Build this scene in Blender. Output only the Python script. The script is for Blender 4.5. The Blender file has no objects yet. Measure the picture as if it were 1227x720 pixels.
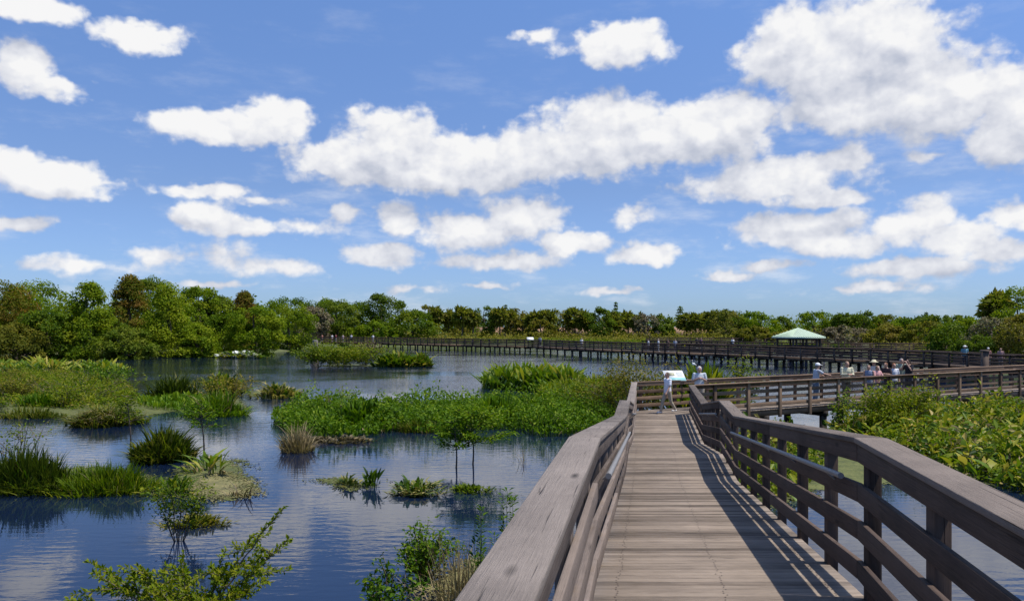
import bpy, bmesh, math, random
import numpy as np
from mathutils import Vector, Matrix

random.seed(7)
RNG = np.random.default_rng(7)
scene = bpy.context.scene
COL = scene.collection
F, CX, HY, CAMZ = 940.0, 613.5, 392.0, 4.6      # focal length and horizon used to survey the place; water is z = 0


def gp(px, py, z=0.0):
    Y = F * (CAMZ - z) / (py - HY)
    return np.array([(px - CX) * Y / F, Y, z])


def xat(px, Y):
    return (px - CX) * Y / F


def zat(py, Y):
    return CAMZ + (HY - py) * Y / F


# ------------------------------------------------------------------ object bookkeeping
def tag(o, label=None, cat=None, group=None, kind=None):
    for k, v in (('label', label), ('category', cat), ('group', group), ('kind', kind)):
        if v:
            o[k] = v
    return o


def empty(name, loc=(0, 0, 0), rz=0.0, parent=None):
    o = bpy.data.objects.new(name, None)
    COL.objects.link(o)
    o.location = loc
    o.rotation_euler = (0, 0, rz)
    o.empty_display_size = 0.2
    if parent is not None:
        o.parent = parent
    return o


def copy_tree(o, parent=None):
    c = o.copy()
    COL.objects.link(c)
    c.parent = parent
    for ch in list(o.children):
        copy_tree(ch, c)
    return c


class MB:
    """collects vertices, faces, uv (metres) and a tint value per vertex; builds ONE mesh"""

    def __init__(self):
        self.v, self.t, self.f3, self.f4, self.u3, self.u4, self.n = [], [], [], [], [], [], 0

    def add(self, v, f, tint=0.5, uv=None):
        v = np.asarray(v, float).reshape(-1, 3)
        f = np.asarray(f, int)
        self.v.append(v)
        self.t.append(np.broadcast_to(np.asarray(tint, float), (len(v),)).copy())
        (self.f3 if f.shape[1] == 3 else self.f4).append(f + self.n)
        if uv is None:
            uv = v[f][:, :, :2]
        (self.u3 if f.shape[1] == 3 else self.u4).append(np.asarray(uv, float).reshape(-1, 2))
        self.n += len(v)
        return self

    def build(self, name, mat, parent=None, smooth=False, loc=None):
        v = np.concatenate(self.v)
        if loc is not None:
            v = v - np.asarray(loc, float)
        me = bpy.data.meshes.new(name)
        f3 = np.concatenate(self.f3) if self.f3 else np.zeros((0, 3), int)
        f4 = np.concatenate(self.f4) if self.f4 else np.zeros((0, 4), int)
        nl = f3.size + f4.size
        me.vertices.add(len(v))
        me.vertices.foreach_set('co', v.astype(np.float32).ravel())
        me.loops.add(nl)
        me.loops.foreach_set('vertex_index', np.concatenate([f3.ravel(), f4.ravel()]).astype(np.int32))
        me.polygons.add(len(f3) + len(f4))
        st = np.concatenate([np.arange(len(f3)) * 3, f3.size + np.arange(len(f4)) * 4]).astype(np.int32)
        me.polygons.foreach_set('loop_start', st)
        uvl = me.uv_layers.new(name='UVMap')
        uv = np.concatenate(self.u3 + self.u4) if (self.u3 or self.u4) else np.zeros((0, 2))
        uvl.uv.foreach_set('vector', uv.astype(np.float32).ravel())
        at = me.attributes.new('tint', 'FLOAT', 'POINT')
        at.data.foreach_set('value', np.concatenate(self.t).astype(np.float32))
        if smooth:
            me.polygons.foreach_set('use_smooth', np.ones(len(me.polygons), bool))
        me.materials.append(mat)
        me.update(calc_edges=True)
        o = bpy.data.objects.new(name, me)
        COL.objects.link(o)
        if parent is not None:
            o.parent = parent
        if loc is not None and parent is None:
            o.location = loc
        return o


BOXF = np.array([[0, 1, 3, 2], [4, 6, 7, 5], [0, 4, 5, 1], [2, 3, 7, 6], [0, 2, 6, 4], [1, 5, 7, 3]])


def prism(mb, c, tint=None, alongz=False):
    """eight corners: [end0: (o0,z0),(o1,z0),(o0,z1),(o1,z1)], [end1: same]; uv runs along the length"""
    c = np.asarray(c, float)
    L = np.linalg.norm(c[4] - c[0])
    a = np.linalg.norm(c[1] - c[0])
    b = np.linalg.norm(c[2] - c[0])
    ou, ov = RNG.uniform(0, 50, 2)
    u = np.array([0, 0, 0, 0, L, L, L, L])
    pv = np.array([0, a, -b, a + b, 0, a, -b, a + b])
    f = np.array([[0, 2, 3, 1], [4, 5, 7, 6], [0, 1, 5, 4], [2, 6, 7, 3], [0, 4, 6, 2], [1, 3, 7, 5]])
    uv = np.stack([u[f] + ou, pv[f] + ov], -1)
    top = f[3]
    uv[3] = np.stack([u[top] + ou, np.array([0, 0, a, a]) + ov + 3], -1)
    uv[0] = np.stack([np.full(4, ou), np.array([0, b, b, 0]) + ov], -1)
    uv[1] = np.stack([np.full(4, ou), np.array([0, 0, b, b]) + ov], -1)
    mb.add(c, f, RNG.uniform(0, 1) if tint is None else tint, uv)


def box(mb, x0, x1, y0, y1, z0, z1, tint=None):
    prism(mb, [(x0, y0, z0), (x1, y0, z0), (x0, y0, z1), (x1, y0, z1), (x0, y1, z0), (x1, y1, z0), (x0, y1, z1), (x1, y1, z1)], tint)


def tube(mb, pts, rad, sides=6, tint=0.5, cap=True):
    pts = np.asarray(pts, float)
    k = len(pts)
    rad = np.broadcast_to(np.asarray(rad, float), (k,))
    d = np.gradient(pts, axis=0)
    d /= np.linalg.norm(d, axis=1)[:, None] + 1e-9
    ref = np.where(np.abs(d[:, 2:3]) > 0.9, np.array([[1.0, 0, 0]]), np.array([[0, 0, 1.0]]))
    a = np.cross(d, ref)
    a /= np.linalg.norm(a, axis=1)[:, None] + 1e-9
    b = np.cross(d, a)
    th = np.linspace(0, 2 * math.pi, sides, endpoint=False)
    v = pts[:, None] + rad[:, None, None] * (np.cos(th)[None, :, None] * a[:, None] + np.sin(th)[None, :, None] * b[:, None])
    i = np.arange(k - 1)[:, None] * sides
    j = np.arange(sides)[None]
    j2 = (j + 1) % sides
    f = np.stack([i + j, i + j2, i + sides + j2, i + sides + j], -1).reshape(-1, 4)
    s = np.concatenate([[0], np.cumsum(np.linalg.norm(np.diff(pts, axis=0), axis=1))])
    uvv = np.stack([np.repeat(s, sides), np.tile(th * rad.mean(), k)], -1)
    mb.add(v.reshape(-1, 3), f, tint, uvv[f])
    if cap:
        for e in (0, k - 1):
            idx = np.arange(sides) + e * sides
            c = np.vstack([v.reshape(-1, 3)[idx], pts[e][None]])
            ff = np.array([[q, (q + 1) % sides, sides] for q in range(sides)])
            mb.add(c, ff if e else ff[:, ::-1], tint)


# ------------------------------------------------------------------ materials
def newmat(name):
    m = bpy.data.materials.new(name)
    m.use_nodes = True
    nt = m.node_tree
    return m, nt, nt.nodes['Principled BSDF'], nt.nodes['Material Output']


def nd(nt, t, **kw):
    n = nt.nodes.new(t)
    for k, v in kw.items():
        if k.startswith('i_'):
            n.inputs[k[2:].replace('_', ' ')].default_value = v
        else:
            setattr(n, k, v)
    return n


def math_(nt, op, a, b=None, c=None, clamp=False):
    n = nt.nodes.new('ShaderNodeMath')
    n.operation = op
    n.use_clamp = clamp
    for i, x in enumerate((a, b, c)):
        if x is None:
            continue
        if isinstance(x, (int, float)):
            n.inputs[i].default_value = x
        else:
            nt.links.new(x, n.inputs[i])
    return n.outputs[0]


def ramp(nt, fac, stops):
    n = nt.nodes.new('ShaderNodeValToRGB')
    e = n.color_ramp.elements
    while len(e) > 1:
        e.remove(e[-1])
    e[0].position = stops[0][0]
    e[0].color = (*stops[0][1], 1)
    for p, c in stops[1:]:
        x = e.new(p)
        x.color = (*c, 1)
    nt.links.new(fac, n.inputs[0])
    return n.outputs[0]


def mixc(nt, fac, a, b, mode='MIX'):
    n = nt.nodes.new('ShaderNodeMix')
    n.data_type = 'RGBA'
    n.blend_type = mode
    for i, x in ((0, fac), (6, a), (7, b)):
        if isinstance(x, (int, float)):
            n.inputs[i].default_value = x
        elif isinstance(x, tuple):
            n.inputs[i].default_value = (*x, 1)
        else:
            nt.links.new(x, n.inputs[i])
    return n.outputs[2]


def noise(nt, vec, scale, detail=4, rough=0.55, out=0, dist=0.0):
    n = nd(nt, 'ShaderNodeTexNoise')
    n.inputs['Scale'].default_value = scale
    n.inputs['Detail'].default_value = detail
    n.inputs['Roughness'].default_value = rough
    n.inputs['Distortion'].default_value = dist
    if vec is not None:
        nt.links.new(vec, n.inputs['Vector'])
    return n.outputs[out]


def mapping(nt, vec, sc, loc=(0, 0, 0)):
    m = nd(nt, 'ShaderNodeMapping')
    m.inputs['Scale'].default_value = sc
    m.inputs['Location'].default_value = loc
    nt.links.new(vec, m.inputs['Vector'])
    return m.outputs[0]


def wood(name, dark, light, crack=0.6, rough=0.85, bump=0.5):
    m, nt, bs, out = newmat(name)
    uv = nd(nt, 'ShaderNodeUVMap', uv_map='UVMap').outputs[0]
    tint = nd(nt, 'ShaderNodeAttribute', attribute_name='tint').outputs['Fac']
    grain = noise(nt, mapping(nt, uv, (1.5, 46, 1)), 1.6, 8, 0.75, dist=0.3)
    fine = noise(nt, mapping(nt, uv, (3.5, 120, 1)), 1.5, 4, 0.6)
    patch = noise(nt, mapping(nt, uv, (0.9, 2.2, 1)), 1.3, 5, 0.6)
    v = math_(nt, 'MULTIPLY_ADD', grain, 0.62, 0.0)
    v = math_(nt, 'MULTIPLY_ADD', fine, 0.35, v)
    v = math_(nt, 'MULTIPLY_ADD', patch, 0.5, v)
    v = math_(nt, 'MULTIPLY_ADD', tint, 0.42, v)
    v = math_(nt, 'SUBTRACT', v, 0.42)
    col = ramp(nt, v, [(0.0, tuple(0.35 * x for x in dark)), (0.28, dark), (0.62, light), (1.0, tuple(min(1, 1.35 * x) for x in light))])
    ck = noise(nt, mapping(nt, uv, (1.1, 48, 1), (3, 7, 0)), 1.0, 3, 0.5, dist=0.35)
    ck = math_(nt, 'SUBTRACT', ck, 0.635)
    ck = math_(nt, 'MULTIPLY', ck, 14, clamp=True)
    knots = nd(nt, 'ShaderNodeTexVoronoi', feature='F1')
    nt.links.new(mapping(nt, uv, (1.3, 4.5, 1)), knots.inputs['Vector'])
    knots.inputs['Scale'].default_value = 1.0
    kn = math_(nt, 'SUBTRACT', 0.13, knots.outputs['Distance'])
    kn = math_(nt, 'MULTIPLY', kn, 9, clamp=True)
    dk = math_(nt, 'MULTIPLY', math_(nt, 'MAXIMUM', ck, kn), crack)
    col = mixc(nt, dk, col, tuple(0.16 * x for x in dark))
    # blotches of grey weathering and grime that belong to the boards
    ob = nd(nt, 'ShaderNodeTexCoord').outputs['Object']
    st = nd(nt, 'ShaderNodeMapRange')
    nt.links.new(noise(nt, ob, 1.1, 6, 0.7), st.inputs[0])
    st.inputs[1].default_value = 0.30
    st.inputs[2].default_value = 0.70
    st.inputs[3].default_value = 0.72
    st.inputs[4].default_value = 1.14
    col = mixc(nt, 1.0, col, st.outputs[0], 'MULTIPLY')
    nt.links.new(col, bs.inputs['Base Color'])
    bs.inputs['Roughness'].default_value = rough
    bs.inputs['Specular IOR Level'].default_value = 0.25
    h = math_(nt, 'MULTIPLY_ADD', ck, -0.9, math_(nt, 'ADD', grain, math_(nt, 'MULTIPLY', fine, 0.5)))
    b = nd(nt, 'ShaderNodeBump')
    b.inputs['Strength'].default_value = bump
    b.inputs['Distance'].default_value = 0.012
    nt.links.new(h, b.inputs['Height'])
    nt.links.new(b.outputs[0], bs.inputs['Normal'])
    return m


def foliage(name, stops, trans=0.3, rough=0.55, spec=0.3):
    m, nt, bs, out = newmat(name)
    tint = nd(nt, 'ShaderNodeAttribute', attribute_name='tint').outputs['Fac']
    n = len(stops)
    col = ramp(nt, tint, [(i / (n - 1), c) for i, c in enumerate(stops)])
    nt.links.new(col, bs.inputs['Base Color'])
    bs.inputs['Roughness'].default_value = rough
    bs.inputs['Specular IOR Level'].default_value = spec
    tr = nd(nt, 'ShaderNodeBsdfTranslucent')
    nt.links.new(mixc(nt, 1.0, col, (1.15, 1.2, 0.55), 'MULTIPLY'), tr.inputs[0])
    mx = nd(nt, 'ShaderNodeMixShader')
    mx.inputs[0].default_value = trans
    nt.links.new(bs.outputs[0], mx.inputs[1])
    nt.links.new(tr.outputs[0], mx.inputs[2])
    nt.links.new(mx.outputs[0], out.inputs[0])
    return m


def plain(name, col, rough=0.8, var=0.25, scale=9.0, spec=0.3):
    m, nt, bs, out = newmat(name)
    tc = nd(nt, 'ShaderNodeTexCoord').outputs['Object']
    f = noise(nt, tc, scale, 4)
    c = mixc(nt, f, tuple(x * (1 - var) for x in col), tuple(min(1, x * (1 + var)) for x in col))
    nt.links.new(c, bs.inputs['Base Color'])
    bs.inputs['Roughness'].default_value = rough
    bs.inputs['Specular IOR Level'].default_value = spec
    return m


M = {}
M['deck'] = wood('deck_wood', (0.100, 0.076, 0.057), (0.285, 0.224, 0.171), 0.7)
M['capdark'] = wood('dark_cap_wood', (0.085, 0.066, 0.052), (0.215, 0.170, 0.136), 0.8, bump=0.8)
M['boardshade'] = wood('shaded_board_wood', (0.042, 0.028, 0.021), (0.115, 0.078, 0.058), 0.6)  # board wood darkened in its colour to deepen the shade on the right railing
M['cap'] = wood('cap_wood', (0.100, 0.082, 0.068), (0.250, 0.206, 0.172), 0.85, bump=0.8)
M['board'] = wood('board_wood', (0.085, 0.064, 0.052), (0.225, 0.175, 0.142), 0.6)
M['brown'] = wood('brown_wood', (0.090, 0.055, 0.034), (0.26, 0.168, 0.105), 0.6)
M['far'] = wood('far_wood', (0.042, 0.029, 0.022), (0.12, 0.086, 0.066), 0.4)
M['pile'] = wood('pile_wood', (0.03, 0.025, 0.02), (0.09, 0.075, 0.062), 0.4)
M['pipe'] = plain('grey_handrail', (0.21, 0.20, 0.19), 0.5, 0.3, 20, 0.5)
M['bark'] = plain('bark', (0.10, 0.078, 0.06), 0.9, 0.5, 4)
M['twig'] = plain('twig', (0.16, 0.125, 0.085), 0.9, 0.4, 8)
M['greenstem'] = plain('green_stem', (0.07, 0.10, 0.03), 0.7, 0.4, 8)
M['palebark'] = plain('pale_bark', (0.22, 0.19, 0.16), 0.9, 0.4, 5)
M['bright'] = foliage('leaf_bright', [(0.020, 0.052, 0.002), (0.058, 0.130, 0.004), (0.112, 0.205, 0.006), (0.22, 0.29, 0.016)], 0.38, 0.55, 0.14)
M['flag'] = foliage('leaf_flag', [(0.022, 0.055, 0.003), (0.070, 0.135, 0.006), (0.14, 0.215, 0.010), (0.34, 0.33, 0.03), (0.46, 0.35, 0.09)], 0.34, 0.45, 0.2)
M['cypress'] = foliage('leaf_cypress', [(0.036, 0.075, 0.003), (0.110, 0.185, 0.006), (0.205, 0.275, 0.010), (0.30, 0.33, 0.018)], 0.45, 0.6, 0.1)
M['russet'] = foliage('leaf_russet', [(0.050, 0.085, 0.004), (0.125, 0.150, 0.009), (0.185, 0.150, 0.018), (0.24, 0.14, 0.028)], 0.4, 0.6, 0.1)
M['darkleaf'] = foliage('leaf_dark', [(0.036, 0.068, 0.006), (0.090, 0.145, 0.011), (0.145, 0.20, 0.016), (0.21, 0.24, 0.026)], 0.45, 0.6, 0.1)
M['olive'] = foliage('leaf_olive', [(0.065, 0.082, 0.008), (0.150, 0.155, 0.014), (0.23, 0.205, 0.026), (0.30, 0.225, 0.05)], 0.4, 0.6, 0.1)
M['lime'] = foliage('leaf_lime', [(0.040, 0.082, 0.003), (0.100, 0.165, 0.005), (0.175, 0.225, 0.008), (0.27, 0.27, 0.016)], 0.4, 0.55, 0.14)
M['reed'] = foliage('leaf_reed', [(0.024, 0.042, 0.004), (0.066, 0.098, 0.007), (0.125, 0.152, 0.012), (0.24, 0.205, 0.045)], 0.32, 0.55, 0.12)
M['gold'] = foliage('leaf_gold', [(0.04, 0.085, 0.014), (0.13, 0.16, 0.025), (0.34, 0.28, 0.07), (0.50, 0.42, 0.17)], 0.25)
M['dry'] = foliage('leaf_dry', [(0.085, 0.07, 0.035), (0.18, 0.14, 0.065), (0.32, 0.24, 0.115), (0.42, 0.33, 0.17)], 0.2)
M['greybrush'] = foliage('leaf_greybrush', [(0.10, 0.085, 0.050), (0.18, 0.145, 0.085), (0.25, 0.205, 0.13), (0.17, 0.19, 0.05)], 0.2, 0.8, 0.1)
M['palm'] = foliage('leaf_palm', [(0.060, 0.085, 0.012), (0.140, 0.165, 0.020), (0.22, 0.215, 0.034), (0.31, 0.235, 0.065)], 0.45, 0.55, 0.1)
M['flower'] = foliage('white_flower', [(0.5, 0.5, 0.42), (0.8, 0.8, 0.74)], 0.2)

# ------------------------------------------------------------------ leaf and blade generators (all vectorised)
def unit(a):
    return a / (np.linalg.norm(a, axis=-1, keepdims=True) + 1e-9)


def leaves(mb, pos, nrm, size, tint, asp=0.5, up=None, fold=0.15):
    """one four-sided folded leaf per position"""
    n = len(pos)
    if n == 0:
        return
    nrm = unit(nrm)
    r = RNG.normal(size=(n, 3)) if up is None else up + RNG.normal(size=(n, 3)) * 0.3
    t = unit(r - nrm * (r * nrm).sum(1, keepdims=True))
    b = np.cross(nrm, t)
    L = (np.broadcast_to(size, (n,)) * RNG.uniform(0.65, 1.3, n))[:, None]
    w = L * asp * 0.5
    v = np.stack([pos, pos + t * L * 0.5 + b * w + nrm * L * fold, pos + t * L, pos + t * L * 0.5 - b * w + nrm * L * fold], 1)
    base = np.arange(n)[:, None] * 4
    f = np.concatenate([base + np.array([[0, 1, 2]]), base + np.array([[0, 2, 3]])])
    mb.add(v.reshape(-1, 3), f, np.repeat(np.clip(np.broadcast_to(tint, (n,)), 0, 1), 4))


def blades(mb, base, h, lean, width, profile, tint, curve=1.7, droop=0.0, az=None, face=None):
    """strips that rise from base and bend over; profile = relative width at each level"""
    n = len(base)
    if n == 0:
        return
    k = len(profile)
    h = np.broadcast_to(h, (n,)).astype(float)
    lean = np.broadcast_to(lean, (n,)).astype(float)
    width = np.broadcast_to(width, (n,)).astype(float)
    az = RNG.uniform(0, 2 * math.pi, n) if az is None else az
    d = np.stack([np.cos(az), np.sin(az), np.zeros(n)], 1)
    fa = az + math.pi / 2 + RNG.normal(0, 0.5, n) if face is None else face
    s = np.stack([np.cos(fa), np.sin(fa), np.zeros(n)], 1)
    t = np.linspace(0, 1, k)
    ctr = base[:, None] + d[:, None] * (lean * h)[:, None, None] * (t ** curve)[None, :, None]
    ctr[:, :, 2] += h[:, None] * (t - droop * t ** 2.5)[None]
    wv = s[:, None] * (width[:, None] * np.asarray(profile)[None] * 0.5)[:, :, None]
    v = np.stack([ctr - wv, ctr + wv], 2).reshape(n, 2 * k, 3)
    i = np.arange(k - 1)[:, None] * 2
    f0 = np.concatenate([i, i + 1, i + 3, i + 2], 1)
    f = (np.arange(n)[:, None, None] * 2 * k + f0[None]).reshape(-1, 4)
    mb.add(v.reshape(-1, 3), f, np.repeat(np.clip(np.broadcast_to(tint, (n,)), 0, 1), 2 * k))


def in_poly(P, x, y):
    P = np.asarray(P, float)
    c = np.zeros(np.shape(x), bool)
    j = len(P) - 1
    for i in range(len(P)):
        yi, yj, xi, xj = P[i][1], P[j][1], P[i][0], P[j][0]
        if yi != yj:
            c ^= ((yi > y) != (yj > y)) & (x < (xj - xi) * (y - yi) / (yj - yi) + xi)
        j = i
    return c


def poly_points(P, n):
    P = np.asarray(P, float)
    lo, hi = P[:, :2].min(0), P[:, :2].max(0)
    out = []
    tot = 0
    while tot < n:
        q = RNG.uniform(lo, hi, (n * 2, 2))
        q = q[in_poly(P, q[:, 0], q[:, 1])]
        out.append(q)
        tot += len(q)
    q = np.concatenate(out)[:n]
    return np.column_stack([q, np.zeros(n)])


def disc_points(c, rx, ry, n):
    a = RNG.uniform(0, 2 * math.pi, n)
    r = np.sqrt(RNG.uniform(0, 1, n))
    return np.column_stack([c[0] + rx * r * np.cos(a), c[1] + ry * r * np.sin(a), np.zeros(n)]), r


def lump(x, y, s=1.0, seed=0.0):
    """cheap smooth pseudo-noise in 0..1"""
    return 0.5 + 0.25 * (np.sin(x * 1.7 * s + seed) * np.cos(y * 1.3 * s + 2.1 * seed) + np.sin(x * 3.1 * s + y * 2.3 * s + 4 + seed) * 0.6 + np.sin(y * 4.7 * s - x * 1.1 * s + seed * 3) * 0.4)


PICK = [0.18, 0.16, 0.16, 0.7, 1.0, 0.75, 0.05]        # leaf on a stalk
BLADE = [0.8, 1.0, 0.85, 0.55, 0.04]                     # grass blade
STRAP = [0.35, 0.8, 1.0, 0.8, 0.05]                      # strap leaf


# ------------------------------------------------------------------ world: sky with clouds
SUN_EL = math.radians(66)
SUN_DIR = Vector((0.985 * math.cos(SUN_EL), -0.173 * math.cos(SUN_EL), math.sin(SUN_EL)))

world = bpy.data.worlds.new('World')
scene.world = world
world.use_nodes = True
wt = world.node_tree
for n in list(wt.nodes):
    wt.nodes.remove(n)
sky = wt.nodes.new('ShaderNodeTexSky')
sky.sky_type = 'NISHITA'
sky.sun_disc = False
sky.sun_elevation = SUN_EL
sky.sun_rotation = math.atan2(SUN_DIR.x, SUN_DIR.y)
sky.air_density = 1.0
sky.dust_density = 0.6
sky.ozone_density = 1.6
CLOUDS = [  # measured on the sky: centre and half-size, survey units; last = density
    (40, 6, 62, 18, 1), (30, 78, 45, 26, 1), (66, 106, 26, 12, .9), (172, 46, 52, 18, .9),
    (272, 156, 92, 20, .95), (325, 145, 44, 24, 1), (55, 212, 74, 24, 1), (18, 202, 42, 24, 1), (128, 216, 26, 8, .5),
    (243, 228, 52, 8, .6), (246, 260, 36, 24, .8), (300, 272, 62, 10, .6), (362, 270, 26, 7, .55), (265, 300, 26, 13, .55),
    (330, 320, 42, 9, .35), (180, 307, 24, 9, .5), (20, 268, 36, 11, .7), (100, 318, 60, 8, .3),
    (400, 192, 58, 24, 1), (468, 174, 62, 42, 1), (545, 196, 82, 34, 1), (628, 186, 76, 34, 1), (510, 212, 140, 18, 1),
    (725, 160, 84, 44, 1), (700, 188, 70, 22, 1), (785, 165, 70, 36, 1), (845, 160, 76, 42, 1), (890, 142, 46, 34, 1), (800, 185, 90, 18, 1),
    (985, 66, 92, 58, 1), (1062, 44, 88, 48, 1), (1100, 112, 110, 52, 1), (1010, 124, 88, 34, 1), (922, 62, 44, 22, 1), (1160, 118, 72, 44, 1), (1210, 150, 60, 46, 1), (950, 24, 40, 18, .8),
    (1240, 130, 70, 50, 1), (930, 216, 104, 26, 1), (1000, 192, 46, 18, .9), (985, 236, 60, 11, .9),
    (740, 58, 68, 20, .95), (752, 40, 40, 16, .8), (640, 42, 18, 6, .55), 
    (476, 264, 34, 18, .75), (562, 276, 62, 24, .85), (622, 262, 54, 26, .95), (682, 290, 52, 15, .85), (602, 312, 74, 12, .7),
    (455, 306, 44, 15, .8), (754, 260, 18, 12, .6), (772, 305, 46, 13, .75),
    (960, 276, 86, 24, .9), (1004, 292, 60, 16, .9), (1100, 268, 52, 28, .9), (1150, 284, 60, 20, .85), (1214, 258, 34, 20, .85), (1100, 320, 80, 12, .6), (1200, 300, 60, 12, .7),
    (1120, 187, 18, 7, .5), (415, 255, 10, 7, .4), (310, 243, 20, 5, .5), (868, 330, 32, 6, .5), (730, 350, 28, 4, .4), (930, 318, 34, 8, .5),
    (580, 342, 32, 4, .45), (490, 347, 22, 4, .4), (1050, 345, 60, 5, .35), (250, 342, 40, 4, .35),
    (-260, 130, 150, 60, 1), (-130, 250, 90, 24, .8), (1420, 90, 130, 60, 1), (1400, 250, 110, 28, .8), (300, -160, 160, 50, 1), (820, -240, 190, 60, 1), (1250, -260, 160, 70, 1),
]


def build_cloud_group():
    g = bpy.data.node_groups.new('cloud_field', 'ShaderNodeTree')
    g.interface.new_socket('P', in_out='INPUT', socket_type='NodeSocketVector')
    g.interface.new_socket('D', in_out='OUTPUT', socket_type='NodeSocketFloat')
    gi = g.nodes.new('NodeGroupInput')
    go = g.nodes.new('NodeGroupOutput')
    P = gi.outputs[0]
    cur = None
    for (px, py, rx, ry, dn) in CLOUDS:
        if rx < 27:                                   # the smallest scraps are thin and drawn out
            dn, rx, ry = dn * 0.62, rx * 1.35, ry * 0.9
        az = math.atan((px - CX) / F)
        el = math.atan((HY - py) / F * math.cos(az))
        sx = F / (rx * math.cos(az) ** 2)
        sy = F / (ry * math.cos(az))
        mu = g.nodes.new('ShaderNodeVectorMath')
        mu.operation = 'MULTIPLY_ADD'
        g.links.new(P, mu.inputs[0])
        mu.inputs[1].default_value = (sx, sy, 0)
        mu.inputs[2].default_value = (-az * sx, -el * sy, 0)
        ln = g.nodes.new('ShaderNodeVectorMath')
        ln.operation = 'LENGTH'
        g.links.new(mu.outputs[0], ln.inputs[0])
        d = math_(g, 'MULTIPLY_ADD', ln.outputs['Value'], -dn, dn)
        cur = d if cur is None else math_(g, 'SMOOTH_MAX', cur, d, 0.25)
    g.links.new(cur, go.inputs[0])
    return g


def build_world():
    tc = nd(wt, 'ShaderNodeTexCoord').outputs['Generated']
    nrm = nd(wt, 'ShaderNodeVectorMath', operation='NORMALIZE')
    wt.links.new(tc, nrm.inputs[0])
    sp = nd(wt, 'ShaderNodeSeparateXYZ')
    wt.links.new(nrm.outputs[0], sp.inputs[0])
    az = math_(wt, 'ARCTAN2', sp.outputs[0], sp.outputs[1])
    el = math_(wt, 'ARCSINE', sp.outputs[2])
    cb = nd(wt, 'ShaderNodeCombineXYZ')
    wt.links.new(az, cb.inputs[0])
    wt.links.new(el, cb.inputs[1])
    P = cb.outputs[0]
    g = build_cloud_group()

    def vadd(a, b, op='ADD'):
        n = nd(wt, 'ShaderNodeVectorMath', operation=op)
        for i, x in enumerate((a, b)):
            if isinstance(x, tuple):
                n.inputs[i].default_value = x
            else:
                wt.links.new(x, n.inputs[i])
        return n.outputs[0]
    wp = noise(wt, mapping(wt, P, (1, 1.5, 1)), 22, 3, 0.6, out=1)
    wp = vadd(vadd(wp, (0.5, 0.5, 0.5), 'SUBTRACT'), (0.05, 0.026, 0), 'MULTIPLY')
    Pw = vadd(P, wp)

    def field(p):
        gn = nd(wt, 'ShaderNodeGroup')
        gn.node_tree = g
        wt.links.new(p, gn.inputs[0])
        return gn.outputs[0]

    def puff(p, detail):
        """cauliflower lumps: rounded cells at two sizes on top of a broad noise"""
        q = mapping(wt, p, (1, 1.2, 1))
        f = math_(wt, 'MULTIPLY_ADD', noise(wt, q, 20, detail, 0.62), 1.35, -0.675)
        for sc, k in ((24, 0.60), (58, 0.30), (140, 0.13)):
            v = nd(wt, 'ShaderNodeTexVoronoi', feature='SMOOTH_F1', voronoi_dimensions='2D')
            v.inputs['Scale'].default_value = sc
            v.inputs['Smoothness'].default_value = 0.6
            wt.links.new(q, v.inputs['Vector'])
            f = math_(wt, 'MULTIPLY_ADD', math_(wt, 'SUBTRACT', 0.42, v.outputs['Distance']), k, f)
        return f
    wq = noise(wt, P, 60, 3, 0.6, out=1)
    Pq = vadd(P, vadd(vadd(wq, (0.5, 0.5, 0.5), 'SUBTRACT'), (0.010, 0.008, 0), 'MULTIPLY'))
    B0, N0 = field(Pw), puff(Pq, 6)
    B1 = field(vadd(Pw, (0.012, 0.040, 0)))
    N1 = puff(vadd(Pq, (0.008, 0.013, 0)), 3)
    D0 = math_(wt, 'ADD', math_(wt, 'MINIMUM', math_(wt, 'MULTIPLY_ADD', B0, 1.35, 0.15), 0.95), N0)
    mk = nd(wt, 'ShaderNodeMapRange', interpolation_type='SMOOTHSTEP')
    wt.links.new(D0, mk.inputs[0])
    mk.inputs[1].default_value = -0.12
    mk.inputs[2].default_value = 0.50
    mask = math_(wt, 'MULTIPLY', mk.outputs[0], 0.97)
    # brighter where the cloud thins toward the sun, greyer where more cloud lies above
    lit = math_(wt, 'MULTIPLY_ADD', math_(wt, 'SUBTRACT', N0, N1), 0.62, 0.56)
    lit = math_(wt, 'MULTIPLY_ADD', math_(wt, 'SUBTRACT', B0, B1), 0.42, lit, clamp=True)
    ccol = ramp(wt, lit, [(0.0, (0.45, 0.49, 0.60)), (0.25, (0.54, 0.575, 0.67)), (0.5, (0.68, 0.70, 0.77)), (0.75, (0.82, 0.83, 0.87)), (1.0, (0.95, 0.945, 0.94))])
    # scattered thin cloud over the whole of the sky
    thin = noise(wt, mapping(wt, P, (1, 3.2, 1)), 7, 7, 0.62)
    th = nd(wt, 'ShaderNodeMapRange', interpolation_type='SMOOTHSTEP')
    wt.links.new(thin, th.inputs[0])
    th.inputs[1].default_value = 0.49
    th.inputs[2].default_value = 0.80
    lowel = nd(wt, 'ShaderNodeMapRange')
    wt.links.new(el, lowel.inputs[0])
    lowel.inputs[1].default_value = 0.0
    lowel.inputs[2].default_value = 0.3
    lowel.inputs[3].default_value = 0.8
    lowel.inputs[4].default_value = 0.16
    thm = math_(wt, 'MULTIPLY', th.outputs[0], lowel.outputs[0])
    sk = mixc(wt, 1.0, sky.outputs[0], (SKY_S, SKY_S, SKY_S), 'MULTIPLY')
    tone = ramp(wt, math_(wt, 'MULTIPLY', el, 2.0, clamp=True), [(0.0, (0.40, 0.60, 1.02)), (0.1, (0.44, 0.58, 0.94)), (0.34, (0.52, 0.60, 0.82)), (0.8, (0.66, 0.80, 1.05)), (1.0, (0.68, 0.84, 1.1))])
    sk = mixc(wt, 1.0, sk, tone, 'MULTIPLY')
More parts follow.
